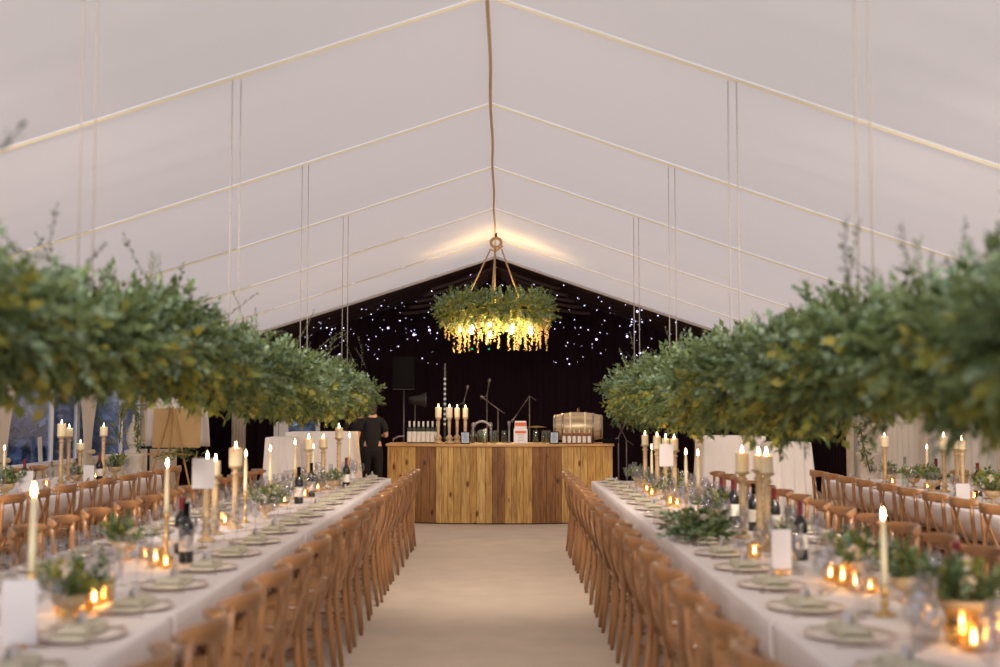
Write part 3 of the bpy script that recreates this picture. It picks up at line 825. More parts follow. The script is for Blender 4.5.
card(28, 11.4, .13, .21, TZ+.012, 'white card in front of bottle on left wall table')

# ------------------------------------------------------------------ foliage
def sprig(kind, rs):
    """returns lists of leaves: base(3), dir(3), side(3), length, width  plus stem polyline (in a frame growing along +Z)"""
    leaves = []; L = {'dark': .20, 'euc': .22, 'yel': .19, 'fine': .24, 'wisp': .42}[kind]*rs.uniform(.8, 1.2)
    bend = rs.uniform(-.35, .35), rs.uniform(-.35, .35)
    P = lambda t: np.array([bend[0]*t*t*L, bend[1]*t*t*L, t*L])
    nl = {'dark': 15, 'euc': 18, 'yel': 13, 'fine': 34, 'wisp': 20}[kind]
    for i in range(nl):
        t = .12+.88*i/(nl-1); az = i*2.4+rs.uniform(-.4, .4) if kind != 'fine' else (i % 2)*PI+rs.uniform(-.3, .3)
        el = rs.uniform(.5, 1.1)
        d = np.array([math.cos(az)*math.sin(el), math.sin(az)*math.sin(el), math.cos(el)])
        s = np.cross(d, [rs.uniform(-.4, .4), rs.uniform(-.4, .4), 1]); s /= np.linalg.norm(s)
        ln, wd = {'dark': (.062, .015), 'euc': (.036, .014), 'yel': (.058, .020), 'fine': (.040, .004), 'wisp': (.030, .009)}[kind]
        k = rs.uniform(.75, 1.25)
        leaves.append((P(t), d, s, ln*k, wd*k))
    return leaves, [P(t) for t in (0, .33, .66, 1)]
def sprig_mesh(kind, seed, scale=1):
    rs = random.Random(seed); lv, st = sprig(kind, rs)
    V = []; F = []
    for p, d, s, ln, wd in lv:
        nrm = np.cross(d, s); o = len(V)
        V += [p, p+d*ln*.45+s*wd+nrm*ln*.06, p+d*ln-nrm*ln*.10, p+d*ln*.45-s*wd+nrm*ln*.06, p+d*ln*.5-nrm*ln*.02]
        F += [(o, o+1, o+4, o+3)]; F += [(o+1, o+2, o+3, o+4)]
    # stem: thin triangular ribbon pairs
    for a, b in zip(st[:-1], st[1:]):
        o = len(V); r = .0022
        V += [a+[r, 0, 0], a+[-r, 0, 0], b+[-r, 0, 0], b+[r, 0, 0], a+[0, r, 0], a+[0, -r, 0], b+[0, -r, 0], b+[0, r, 0]]
        F += [(o, o+1, o+2, o+3), (o+4, o+5, o+6, o+7)]
    return np.array(V)*scale, np.array(F)
TEMPL = {k: [sprig_mesh(k, 100+i) for i in range(6)] for k in ('dark', 'euc', 'yel', 'fine', 'wisp')}
LM = {'dark': ('foliage', 'leafdark'), 'euc': ('eucalyptus', 'leafeuc'), 'yel': ('yellow_foliage', 'leafyel'), 'fine': ('fern', 'leaffine'), 'wisp': ('wispy_sprigs', 'leafwisp')}
def scatter(kind, P, D, S, name=None, parent=None, m=None, templ=None):
    """P roots (n,3), D growth directions (n,3), S scales (n,)"""
    n_ = len(P); D = D/np.linalg.norm(D, axis=1)[:, None]
    a = rng.normal(size=(n_, 3)); U = np.cross(D, a); U /= np.linalg.norm(U, axis=1)[:, None]; W = np.cross(D, U)
    Vs, Fs, off = [], [], 0
    which = rng.integers(0, 6, n_)
    T = templ or TEMPL[kind]
    for w in range(len(T)):
        idx = np.where(which % len(T) == w)[0]
        if not len(idx): continue
        V, F = T[w]
        G_ = (V[None, :, 0:1]*U[idx][:, None]+V[None, :, 1:2]*W[idx][:, None]+V[None, :, 2:3]*D[idx][:, None])*S[idx][:, None, None]+P[idx][:, None]
        Vs.append(G_.reshape(-1, 3)); Fs.append((F[None]+(np.arange(len(idx))*len(V))[:, None, None]+off).reshape(-1, 4)); off += len(idx)*len(V)
    return npmesh(name or LM[kind][0], np.concatenate(Vs), np.concatenate(Fs), m or M[LM[kind][1]], parent)

def installation(xc, ya, yb, label, bulge, seed, cordx, wisp_near=False, za=1.885, zb=1.755, ha=.095, hb=.165, ss=.88, t0=3.0):
    zc = za
    root = empty('hanging_foliage_installation', (xc, ya, 0))
    # ladder-like timber frame inside
    mb = MB()
    for s in (-1, 1): mb.tube([(s*.14, 0, zc), (s*.14, yb-ya, zc)], 1, 6, flat=(.02, .02), up=(0, 0, 1))
    y = .3
    while y < yb-ya: mb.tube([(-.15, y, zc), (.15, y, zc)], .015, 6); y += .6
    mb.build('timber_frame', M['bark'], root)
    Lh = yb-ya
    for kind, dens, lo, hi, hfac in (('dark', 330, -1, 1, 1), ('euc', 230, -.35, 1.0, 1.02), ('yel', 210, -1, .1, .98), ('fine', 150, -1, 1, 1.04)):
        n_ = int(dens*Lh)
        t = rng.random(n_)*Lh
        ang = rng.random(n_)*2*PI
        s_ = np.sin(ang)
        keep = (s_ > lo) & (s_ < hi)
        t, ang = t[keep], ang[keep]; n_ = len(t)
        rad = .25+.55*rng.random(n_)**.6
        endtaper = np.clip(np.minimum(t, Lh-t)/.30, .8, 1)
        A = (.31+.05*np.sin(t*2.1+seed)+.04*np.sin(t*5.3+seed*2))*endtaper
        B = (ha+(hb-ha)*np.clip((t-t0)/5, 0, 1)+.035*np.sin(t*1.7+seed*3)+.035*np.sin(t*4.1+seed)+.02*np.sin(t*9+seed*5))*endtaper
        c, s2 = np.cos(ang), np.sin(ang)
        bump = .03*np.sin(t*1.9+seed*1.3)+(zb-za)*np.clip((t-t0)/5, 0, 1)
        P = np.stack([A*rad*c, t, zc+bump+B*rad*s2], 1)
        D = np.stack([c*.9+rng.normal(0, .3, n_), rng.normal(0, .75, n_), s2*.75+rng.normal(0, .3, n_)+np.where(s2 < 0, -.25, .12)], 1)
        endp = t > Lh-.5; D[endp, 1] = np.abs(D[endp, 1])+.5*(t[endp]-Lh+.5)*2
        S = ss*(.55+.65*rng.random(n_)**1.6)
        scatter(kind, P, D, S, parent=root)
    # long arching sprigs above
    n_ = int(3*Lh); t = rng.random(n_)*Lh
    if wisp_near: t[:14] = rng.random(14)*1.3+1.2
    P = np.stack([rng.uniform(-.32, .32, n_), t, np.full(n_, zc+.15)], 1)
    D = np.stack([rng.normal(0, .6, n_), rng.normal(0, .5, n_), np.full(n_, .8)], 1)
    o = scatter('wisp', P, D, .50+.45*rng.random(n_), parent=root); o['kind'] = 'stuff'
    # drooping trails
    n_ = int(3*Lh); t = rng.random(n_)*Lh
    P = np.stack([rng.uniform(-.33, .33, n_), t, zc-.08+(zb-za)*np.clip((t-t0)/5, 0, 1)], 1)
    D = np.stack([rng.normal(0, .25, n_), rng.normal(0, .25, n_), np.full(n_, -1.)], 1)
    o = scatter('yel', P, D, .8+.5*rng.random(n_), name='trailing_stems', parent=root); o['kind'] = 'stuff'
    # suspension cords, in pairs, one pair at each roof frame
    for sy in cordx:
        for s in (-1, 1):
            zt = roofz(xc)-.04
            o = MB().tube([(s*.033, sy-ya, zc+.02), (s*.030+.0, sy-ya, zt)], .0042, 6).build('suspension_cord', M['rope'], root)
    tag(root, label, 'hanging foliage')
    return root
installation(-1.86, 2.9, 14.95, 'long hanging trough of green foliage above the left aisle table', .1, 1.0, seams[1:5])
installation(1.64, 2.7, 14.75, 'long hanging trough of green foliage above the right aisle table', .1, 2.3, seams[1:5], True, 1.775, 1.74, .11, .215, .92, 1.2)

# table greenery in footed bowls
def make_arrangement(seed, big=1, kinds=(('dark', 16), ('euc', 12), ('yel', 8), ('fine', 8)), bloom=14, bowl=True, low=False, spread=1.0):
    t = empty('flower_arrangement')
    if bowl:
        MB().lathe([(.035, 0), (.036, .005), (.012, .012), (.012, .03), (.05, .05), (.062, .085), (.058, .09), (.0, .088)], 18).build('bowl', M['giltwood'], t)
    z0 = .085 if bowl else .03
    for kind, n_ in kinds:
        az = rng.random(n_)*2*PI; el = rng.uniform(.1, 1.15 if not low else 1.45, n_)
        D = np.stack([np.cos(az)*np.sin(el)*spread, np.sin(az)*np.sin(el), np.cos(el)*(1 if not low else .6)], 1)
        P = np.stack([D[:, 0]*.03, D[:, 1]*.03, np.full(n_, z0)], 1)
        scatter(kind, P, D, (.38+.2*rng.random(n_))*big, parent=t)
    if bloom:
        V = []; F = []
        for i in range(bloom):
            az = rng.random()*2*PI; el = rng.uniform(.1, 1.2); r = rng.uniform(.06, .11)*big
            c = np.array([math.cos(az)*math.sin(el)*r*spread, math.sin(az)*math.sin(el)*r, z0+math.cos(el)*r])
            for k in range(9):
                d = rng.normal(size=3); d /= np.linalg.norm(d); s = np.cross(d, rng.normal(size=3)); s /= np.linalg.norm(s)
                o = len(V); q = .016*big
                V += [c, c+d*q*.6+s*q*.5, c+d*q*1.1, c+d*q*.6-s*q*.5]; F.append((o, o+1, o+2, o+3))
        npmesh('blossoms', np.array(V), np.array(F), M['whitebloom'], t)
    return t
arrs = [Proto(make_arrangement(1)), Proto(make_arrangement(2, kinds=(('dark', 14), ('yel', 14), ('euc', 8))))]
def arr(i, px, y, lab, s=1, dx=0):
    arrs[i].put((X(px, y)+dx, y, TZ), random.random()*6, lab, 'flower arrangement', 'greenery arrangements on the tables', (s, s, s))
arr(1, 80, 4.62, 'yellow and green flower bowl nearest the camera, left aisle table', 1.15, -.02)
arr(0, 145, 6.45, 'leafy green bowl left of the wine bottles, left aisle table', 1.1, -.06)
arr(0, 262, 8.95, 'dark leafy arrangement beyond the tall candles, left aisle table', 1.1, .03)
arr(1, 278, 9.9, 'small leafy bowl beyond the dark arrangement, left aisle table', .9)
arr(0, 310, 11.5, 'leafy bowl between far candlesticks, left aisle table', .9)
arr(1, 337, 12.1, 'green leafy bowl below the highest far pillar, left aisle table', 1.0, -.05)
arr(1, 965, 4.3, 'bright green flower bowl nearest the camera, right aisle table', 1.35, 0)
arr(0, 902, 5.05, 'dark blue-green bowl right of the nearest taper, right aisle table', 1.15, 0)
arr(0, 843, 5.6, 'pale green blossom bowl left of the nearest taper, right aisle table', 1.15)
arr(1, 772, 6.95, 'small green bowl behind the tall white card, right aisle table', .8, .05)
arr(0, 706, 8.6, 'leafy bowl behind the large greenery, right aisle table', 1.1, .04)
arr(0, 668, 10.6, 'green bowl under far pillar candles, right aisle table', 1.1)
arr(1, 655, 11.6, 'leafy bowl behind the far white card, right aisle table', 1.0)
arr(0, 637, 12.7, 'leafy bowl closest to the bar, right aisle table', 1.0)
arr(1, 8, 11.2, 'leafy bowl at left edge of photo, left wall table', 1.3)
arr(0, 116, 14.5, 'blossom bowl at the bar end, left wall table', 1.3)
arr(0, 76, 13.3, 'leafy bowl between the candlesticks, left wall table', .9)
arr(0, 888, 13.35, 'leafy bowl at the bar end, right wall table', 1.0)
arr(1, 910, 12.5, 'leafy bowl left of middle tea light, right wall table', 1.1)
arr(0, 918, 11.9, 'leafy bowl right of middle tea light, right wall table', 1.2, .12)
arr(0, 985, 10.85, 'pale green bowl right of the white card, right wall table', 1.3, 0)
arr(1, 975, 10.35, 'leafy bowl nearest the camera, right wall table', 1.2, .12)
# the large low garland on the right aisle table
t = make_arrangement(9, 1.55, (('dark', 40), ('euc', 40), ('fine', 26)), 16, False, True, .85)
t.scale = (1.25, 1.35, .82); t.location = (X(698, 7.4)-.02, 7.4, TZ+.012); t.name = 'greenery_garland'
tag(t, 'large low mound of grey-green foliage beside plates on right aisle table', 'foliage')

# keep stemware and flower bowls clear of the candlesticks and bottles
fixed = []; bowls = []; glasses = []
for o in list(col.objects):
    if o.parent or 'label' not in o or o.location.y > 15: continue
    b_ = o.name.split('.')[0]
    r_ = {'candlestick': .055, 'candle_holder': .045, 'wine_bottle': .04, 'votive_jar': .046, 'table_card': .06, 'glass_cylinder': .048}.get(b_)
    if r_: fixed.append([o, r_*max(o.scale[0], 1)])
    elif b_ == 'flower_arrangement': bowls.append([o, .062*o.scale[0]])
    elif b_ in ('wine_glass', 'champagne_flute'): glasses.append([o, .038])
def push(o, r, others, lim=1e9):
    for _ in range(6):
        hit = False
        for p, q in others:
            if p is o: continue
            dx, dy = o.location.x-p.location.x, o.location.y-p.location.y
            d_ = math.hypot(dx, dy); need = r+q+.004
            if d_ < need:
                if d_ < 1e-4: dx, dy, d_ = 0, 1, 1
                o.location.x += dx/d_*(need-d_)*.4; o.location.y += dy/d_*(need-d_)*1.0; hit = True
        if not hit: break
for o, r_ in bowls: push(o, r_, fixed)
for o, r_ in glasses: push(o, r_, fixed+bowls+[[t, .17]])

# ------------------------------------------------------------------ chandelier
CY = 19.5; CX = X(495, CY); CZ = 3.05
ch = empty('foliage_chandelier', (CX, CY, CZ))
mb = MB(); Rr = .69
mb.tube([(Rr*math.cos(a), Rr*math.sin(a), .12) for a in [2*PI*k/32 for k in range(33)]], .022, 8, caps=False); mb.build('hoop', M['darkmetal'], ch)
for kind, n_ in (('dark', 420), ('euc', 330), ('yel', 560), ('fine', 420)):  # brightly lit look put into the colour by more pale leaf kinds
    a = rng.random(n_)*2*PI; b = rng.random(n_)*2*PI
    rr_ = .15*rng.random(n_)**.5
    P = np.stack([(Rr+rr_*np.cos(b))*np.cos(a), (Rr+rr_*np.cos(b))*np.sin(a), .12+rr_*np.sin(b)], 1)
    zz = np.sin(b)
    if kind == 'yel': zz = -np.abs(zz)*.6
    D = np.stack([np.cos(b)*np.cos(a), np.cos(b)*np.sin(a), zz], 1)+rng.normal(0, .45, (n_, 3))
    scatter(kind, P, D, (.62+.45*rng.random(n_)), parent=ch)
# hanging blossom racemes
V = []; F = []
for i in range(84):
    a = rng.random()*2*PI; r = Rr+rng.normal(0, .09); Lr = rng.uniform(.22, .60)
    for k in range(26):
        u = k/25; sp = .045*(1-u)+.008
        c = np.array([r*math.cos(a), r*math.sin(a), .03-Lr*u])+rng.normal(0, sp*.6, 3)
        d = rng.normal(size=3); d /= np.linalg.norm(d); s = np.cross(d, rng.normal(size=3)); s /= np.linalg.norm(s)
        o = len(V); q = .022
        V += [c-d*q, c+s*q*.6, c+d*q, c-s*q*.6]; F.append((o, o+1, o+2, o+3))
npmesh('hanging_blossoms', np.array(V), np.array(F), M['bloom'], ch)
# bulbs
bm = MB().lathe([(0, -.055), (.02, -.05), (.034, -.03), (.034, -.012), (.02, .012), (.013, .03), (.013, .05)], 14)
first = None
for i in range(9):
    a = 2*PI*i/9+.35; r = .52 if i % 2 else .60
    p = (r*math.cos(a), r*math.sin(a), -.13-.05*(i % 3))
    b = bm.build('bulb', M['bulb'], ch, loc=p) if not first else first.copy()
    if first: col.objects.link(b); b.parent = ch; b.location = p
    first = first or b
    MB().tube([(p[0], p[1], p[2]+.05), (p[0]*1.2, p[1]*1.2, .12)], .006, 6).build('flex', M['black'], ch)
    l = bpy.data.lights.new('bulb_glow', 'POINT'); l.energy = 21; l.color = (1, .66, .28); l.shadow_soft_size = .035
    lo = bpy.data.objects.new('bulb_glow', l); col.objects.link(lo); lo.location = (CX+p[0]*.6, CY+p[1]*.6, CZ+p[2]+.02)
# ropes and the shackle ring at the ridge
TZr = 4.28-CZ
mb = MB(); rg = .085
mb.tube([(rg*math.cos(a), 0, TZr+rg*.9*math.sin(a)) for a in [2*PI*k/24 for k in range(25)]], .026, 8, caps=False)
mb.build('hanging_ring', M['jute'], ch)
for a in (R(170), R(8), R(262)):
    MB().tube([(.0+.09*math.cos(a), .02, TZr-.10), (Rr*.82*math.cos(a)*(.8 if a == R(8) else 1), Rr*.6*math.sin(a), .14)], .013, 8).build('rope', M['jute'], ch)
MB().tube([(-.02, 0, TZr-.06), (-.02, 0, .12)], .016, 8).build('rope', M['jute'], ch)
MB().tube([(0, 0, TZr+.07), (0, 0, RZ-CZ-.05)], .02, 8).build('hook', M['darkmetal'], ch)
MB().tube([(-.11, 0, TZr-.11), (0, 0, TZr-.14), (.11, 0, TZr-.05)], .014, 8).build('rope', M['jute'], ch)
tag(ch, 'round greenery chandelier with glowing bulbs hung by ropes above the bar', 'chandelier')

# ------------------------------------------------------------------ bar
BY = 16.4; BW = 1.56; bar = empty('plank_bar', (0, BY, 0))
def arc(x, off=0):
    u = x/BW; return .30*u*u+off
Npl = 24; xs = [-BW]; rs3 = random.Random(5)
ws = [rs3.choice((.075, .09, .105, .12, .095)) for _ in range(60)]
i = 0
while xs[-1] < BW-.08: xs.append(min(BW, xs[-1]+ws[i % 60])); i += 1
xs[-1] = BW
darkset = []
for k in range(len(xs)-1):
    c = (xs[k]+xs[k+1])/2; px = 499+c*73
    darkset.append(1 if 415 < px < 432 or 494 < px < 505 or 528 < px < 558 else 0)
mb = MB(); tones = []
for k in range(len(xs)-1):
    a, b = xs[k]+.002, xs[k+1]-.002
    ya, yb = arc(a), arc(b)
    z0, z1 = .015, 1.045
    vs = [(a, ya, z0), (b, yb, z0), (b, yb+.022, z0), (a, ya+.022, z0), (a, ya, z1), (b, yb, z1), (b, yb+.022, z1), (a, ya+.022, z1)]
    mb.add(vs, [(3,2,1,0), (4,5,6,7), (0,1,5,4), (1,2,6,5), (2,3,7,6), (3,0,4,7)])
    tones += [(.9 if darkset[k] else rs3.choice((0, 0, 0, .04, .08, .14)))]*8
fr = mb.build('front_planks', M['plank'], bar, smooth=False)
at_ = fr.data.attributes.new('tone', 'FLOAT', 'POINT'); at_.data.foreach_set('value', tones)
for s in (-1, 1):
    mb = MB()
    for k in range(5): mb.box((s*(BW-.012), arc(BW)+.06+.12*k, .53), (.022, .116, 1.03))
    mb.build('side_panel', M['plank'], bar, smooth=False)
def slabarc(z0, z1, xo, yo, depth, n_=24):
    mb = MB(); vs = []
    for z in (z0, z1):
        for i in range(n_+1):
            x = -BW-xo+(2*BW+2*xo)*i/n_; vs.append((x, arc(max(-BW, min(BW, x)))+yo, z))
        for i in range(n_+1):
            x = BW+xo-(2*BW+2*xo)*i/n_; vs.append((x, arc(BW)+depth, z))
    N = 2*(n_+1)
    fs = [tuple(range(N-1, -1, -1)), tuple(range(N, 2*N))]+[(k, (k+1) % N, N+(k+1) % N, N+k) for k in range(N)]
    return mb.add(vs, fs)
slabarc(1.05, 1.085, .02, -.04, .68).build('bar_top', M['bartop'], bar, smooth=False, bevel=.006)
slabarc(.055, 1.045, -.035, .03, .60).build('carcass', M['black'], bar, smooth=False)
slabarc(.0, .05, -.03, .03, .60).build('plinth', M['black'], bar, smooth=False)
tag(bar, 'curved bar counter faced in upright reclaimed golden and brown planks', 'bar counter')
BZ = 1.087
def bx(px, y=16.75): return X(px, y)
# clear bottles with pale tops at the left end
pb = Proto(make_bottle(M['glassclear'], M['white'], True, name='sparkling_bottle'))
k = 0
for i in range(7):
    for j in range(2):
        pb.put((bx(408.5+4.6*i, 16.75+.11*j), 16.80+.12*j, BZ), random.random()*6,
               'pale labelled bottle on the bar, %s from left in the %s row' % (ORD[i], ['front', 'back'][j]), 'bottle', 'pale bottles at the left end of the bar', (.84, .84, .98))
# four wooden candlesticks with pillar candles
wh = [.24, .24, .24, .24]
for i, (px, y, hs, r, hc) in enumerate(((437.5, 16.72, .36, .043, .135), (448.5, 16.62, .36, .043, .135), (456.3, 16.80, .36, .037, .13), (464.5, 16.95, .36, .037, .13))):
    x = X(px, y)
    k = ('bar', hs)
    if k not in stick_protos:
        stick_protos[k] = Proto(MB().lathe([(.055, 0), (.06, .01), (.058, .03), (.03, .045), (.048, .065), (.05, .085), (.03, .11), (.016, .13), (.020, .18), (.024, hs-.06), (.018, hs-.04), (.036, hs-.02), (.040, hs-.004), (.036, hs)], 18).build('candlestick', M['giltwood']))
    o = stick_protos[k]; o.put((x, y, BZ), 0, 'pale turned candlestick on the bar, %s from left' % ORD[i], 'candlestick', 'candlesticks on the bar')
    candle('pillar_candle', x, y, BZ+hs, hc, r, 'lit pillar candle on the bar, %s from left' % ORD[i], 'pillar candles on the bar')
# framed menus
def framed(px, y, lab, tilt):
    t = empty('framed_menu', (X(px, y), y, BZ+.002), tilt)
    rot = Matrix.Rotation(R(-14), 3, 'X')
    mb = MB()
    for c, d in (((0, 0, .006), (.125, .012, .012)), ((0, 0, .164), (.125, .012, .012)), ((-.0575, 0, .085), (.012, .012, .17)), ((.0575, 0, .085), (.012, .012, .17)), ((0, .004, .085), (.12, .004, .165))):
        mb.box(rot @ Vector(c), d, rot)
    mb.tube([(0, .02, .10), (0, .085, .004)], .006, 6)
    mb.build('frame', M['black'], t, smooth=False)
    MB().box(rot @ Vector((0, -.001, .085)), (.104, .003, .146), rot).build('menu_sheet', M['screen'], t, smooth=False)
    mb = MB()
    for i in range(8):
        w_ = .07 if i else .05
        mb.box(rot @ Vector((0, -.0035, .145-.015*i)), (w_-.02*(i % 3)/2, .001, .003), rot)
    mb.build('menu_lines', M['black'], t, smooth=False)
    tag(t, lab, 'menu', 'framed menus on the bar')
framed(464.5, 16.46, 'small black framed drinks menu near the bar candles', R(8))
framed(553, 16.5, 'small black framed drinks menu before the barrel', R(-10))
# jars and glasses in the middle
jar = Proto(MB().lathe([(.036, 0), (.04, .005), (.04, .14), (.035, .15), (.035, .165), (.033, .165), (.033, .15), (.037, .138), (.037, .01), (0, .008)], 16).build('glass_jar', M['glassclear']))
for i, (px, y) in enumerate(((472, 16.95), (479, 17.05), (484, 16.62), (492.5, 16.55), (495, 17.0), (503, 16.95), (534.5, 16.9), (543, 16.75), (547, 17.0))):
    jar.put((X(px, y), y, BZ), 0, 'amber tinted glass jar on the bar, %s from left' % ORD[i], 'jar', 'glass jars on the bar', (.95, .95, 1.05))
straw = MB()
for i in range(14):
    a = i*2.4; straw.tube([(.01*math.cos(a), .01*math.sin(a), .01), (.024*math.cos(a), .024*math.sin(a), .19+.01*(i % 3))], .0028, 5)
tag(straw.build('paper_straws', M['label'], loc=(X(484, 16.62), 16.62, BZ)), 'bundle of cream paper straws standing in a jar on the bar', 'straws')
# arch shaped ornament (mirror ring with bottles around)
t = empty('arch_ornament', (X(481, 17.1), 17.1, BZ))
mb = MB().tube([(.13*math.cos(a), 0, .17+.13*math.sin(a)) for a in [PI*k/16 for k in range(17)]], .02, 8)
for s in (-1, 1): mb.tube([(s*.13, 0, 0), (s*.13, 0, .17)], .02, 8)
mb.build('arch', M['greymetal'], t)
for s in (-1, 1): MB().lathe([(.03, .22), (.034, .235), (.03, .27), (.012, .285), (0, .29)], 12, (s*.12, 0, 0)).build('finial', M['greymetal'], t)
MB().lathe([(.0, -.012), (.085, -.012), (.085, .012), (0, .012)], 20, (0, 0, .10), 'y').build('dial', M['greymetal'], t)
tag(t, 'grey metal arch shaped drinks tap in the middle of the bar', 'tap')
# box with orange band
t = empty('drinks_carton', (X(519.5, 16.8), 16.8, BZ))
MB().box((0, 0, .10), (.19, .12, .20)).build('carton', M['white'], t, smooth=False, bevel=.004)
mb = MB().box((0, -.001, .255), (.17, .10, .11), taper=.92); mb.build('lid', M['white'], t, smooth=False, bevel=.004)
MB().box((0, -.061, .155), (.15, .002, .035)).build('band', M['orange'], t, smooth=False)
MB().box((0, -.054, .265), (.155, .012, .05)).build('band', M['orange'], t, smooth=False)
mb = MB()
for i in range(5): mb.box((-.0+.01*(i % 2), -.0615, .12-.02*i), (.10-.015*(i % 3), .002, .006))
mb.build('print_lines', M['greymetal'], t, smooth=False)
tag(t, 'white drinks carton with orange bands in the middle of the bar', 'carton')
# tap beside the carton
t = empty('tall_tap', (X(508, 17.0), 17.0, BZ)); MB().lathe([(.035, 0), (.035, .01), (.014, .02), (.014, .24), (.022, .25), (.022, .30), (0, .31)], 12).build('column', M['greymetal'], t)
MB().tube([(0, 0, .25), (0, -.06, .26), (0, -.08, .20)], .009, 8).build('spout', M['greymetal'], t); tag(t, 'chrome bar tap just left of the white carton', 'tap')
# cask on cradle
BXc, BYc = X(577, 17.05), 17.05
t = empty('cask', (BXc, BYc, BZ), R(-6))
for s in (-1, 1):
    pass
prof = [(.0, -.325), (.150, -.325), (.150, -.345)]+[(.155+.055*math.cos(PI*u/2)**1.2 if False else .158+.050*(1-u*u), .345*u) for u in [-1+i/8 for i in range(17)]]+[(.150, .345), (.150, .325), (0, .325)]
MB().lathe(prof, 24, (0, 0, .225), 'x', cap=False).build('staves', M['barrel'], t)
for u in (-.93, -.62, -.3, .3, .62, .93):
    r_ = .160+.050*(1-u*u)
    MB().lathe([(r_, .345*u-.014), (r_+.004, .345*u-.013), (r_+.004, .345*u+.013), (r_, .345*u+.014)], 24, (0, 0, .225), 'x', cap=False).build('hoop', M['goldfoil'] if abs(u) < .5 else M['greymetal'], t)
for s in (-1, 1): MB().box((s*.2, 0, .025), (.05, .30, .05)).build('cradle', M['bark'], t, smooth=False)
MB().lathe([(.018, 0), (.014, .05), (0, .055)], 10, (0, 0, .43)).build('bung', M['pine'], t)
MB().tube([(0, -.03, .44), (.01, -.03, .50)], .006, 6).build('tap_handle', M['darkmetal'], t)
tag(t, 'small wooden cask with metal hoops lying on the right of the bar', 'barrel')
# arch of garland beside cask
rb = Proto(make_bottle(M['copper'], M['goldfoil'], True, name='liqueur_bottle'))
for i in range(6):
    rb.put((X(563+5.0*i, 16.66), 16.66, BZ), random.random()*6, 'small red-brown bottle before the cask, %s from left' % ORD[i], 'bottle', 'red-brown bottles before the cask', (.72, .72, .62))
t = MB().box((0, 0, .03), (.22, .16, .06)); t.box((.02, -.05, .09), (.06, .05, .06)); t = t.build('card_reader', M['black'], smooth=False, bevel=.01, loc=(X(609, 16.8), 16.8, BZ))
tag(t, 'low black till unit at the right end of the bar', 'till')
# sink edge at left end
t = MB().tube([(-.02, 0, 0), (-.02, 0, .05), (.06, 0, .09), (.14, 0, .09)], .012, 8).build('chrome_rail', M['greymetal'], loc=(X(394, 17.1), 17.1, BZ)); tag(t, 'small chrome rail at the left end of the bar', 'rail')

# ------------------------------------------------------------------ band kit behind the bar
SY = 22.6
def wzp(py, y): return 1.55+(410-py)/1200*y
sp = empty('loudspeaker', (X(403, SY), SY, 0))
for o_ in [0]:
    MB().box((0, 0, wzp(373, SY)), (.42, .36, .60)).build('cabinet', M['black'], sp, smooth=False, bevel=.02)
    MB().tube([(0, 0, .25), (0, 0, wzp(390, SY))], .018, 8).build('pole', M['standmetal'], sp)
    MB().box((0, 0, wzp(388, SY)-.01), (.40, .10, .035)).build('bracket', M['standmetal'], sp, smooth=False)
    for k in range(3):
        a = 2*PI*k/3+.5; MB().tube([(0, 0, .6), (.5*math.cos(a), .5*math.sin(a), .01)], .012, 6).build('leg', M['darkmetal'], sp)
tag(sp, 'black loudspeaker on a pole stand, left behind the bar', 'speaker')
t = empty('stage_light', (X(417, 21.5), 21.5, 0))
MB().lathe([(.05, -.16), (.075, -.08), (.08, 0), (.13, .14), (.13, .16), (0, .15)], 16, (0, 0, wzp(400, 21.5)), 'x').build('lamp_head', M['darkmetal'], t)
MB().tube([(-.05, 0, 0), (-.05, 0, wzp(404, 21.5))], .012, 8).build('pole', M['standmetal'], t)
MB().lathe([(.2, 0), (.2, .02), (.02, .03)], 16, (-.05, 0, 0)).build('base', M['black'], t)
tag(t, 'small dark stage lamp pointing right, left behind the bar', 'stage light')
t = empty('led_pole', (X(444, 22), 22, 0))
MB().box((0, 0, 1.2), (.03, .03, 2.4)).build('pole', M['darkmetal'], t, smooth=False)
led = emitmat('led_dim', (1, .92, .75), .35)
for k in range(10): MB().lathe([(0, -.012), (.02, -.010), (.024, 0), (.02, .006), (0, .008)], 10, (0, -.022, wzp(379+5*k, 22)), 'y').build('lamp', led, t)
MB().lathe([(.22, 0), (.22, .02), (.03, .03)], 16).build('base', M['black'], t)
tag(t, 'upright black pole dotted with small square lamps behind the bar candles', 'stage light')
def micstand(px, y, h, tip, lab):
    t = empty('microphone_stand', (X(px, y), y, 0))
    MB().lathe([(.16, 0), (.16, .015), (.02, .03)], 16).build('base', M['black'], t)
    MB().tube([(0, 0, .02), (0, 0, h)], .012, 8).build('pole', M['standmetal'], t)
    MB().tube([(-.12 if tip[0] > 0 else .12, 0, h-.08), (0, 0, h), (tip[0], 0, h+tip[1])], .009, 8).build('boom', M['standmetal'], t)
    d = Vector((tip[0], 0, tip[1])).normalized()
    e = Vector((tip[0], 0, h+tip[1]))
    MB().tube([e, e+d*.10, e+d*.13, e+d*.17, e+d*.19], [.012, .014, .026, .026, .008], 10).build('microphone', M['standmetal'], t)
    tag(t, lab, 'microphone stand', 'microphone stands on the stage')
micstand(528.5, 21.5, wzp(396, 21.5), (-.22, -.32), 'tallest chrome microphone stand, right of the drum kit')
micstand(497, 21.3, wzp(409, 21.3), (-.16, .12), 'short microphone stand with boom, middle of the stage')
micstand(486, 22, wzp(395, 22), (0.02, .12), 'upright microphone stand behind the arch tap')
micstand(463, 21.6, wzp(402, 21.6), (0.03, .12), 'upright microphone stand right of the bar candles')
micstand(617, 19.8, wzp(437, 19.8), (0.05, .1), 'thin stand just right of the bar')
micstand(625, 20.2, wzp(440, 20.2), (-.05, .1), 'second thin stand right of the bar, beside table greenery')
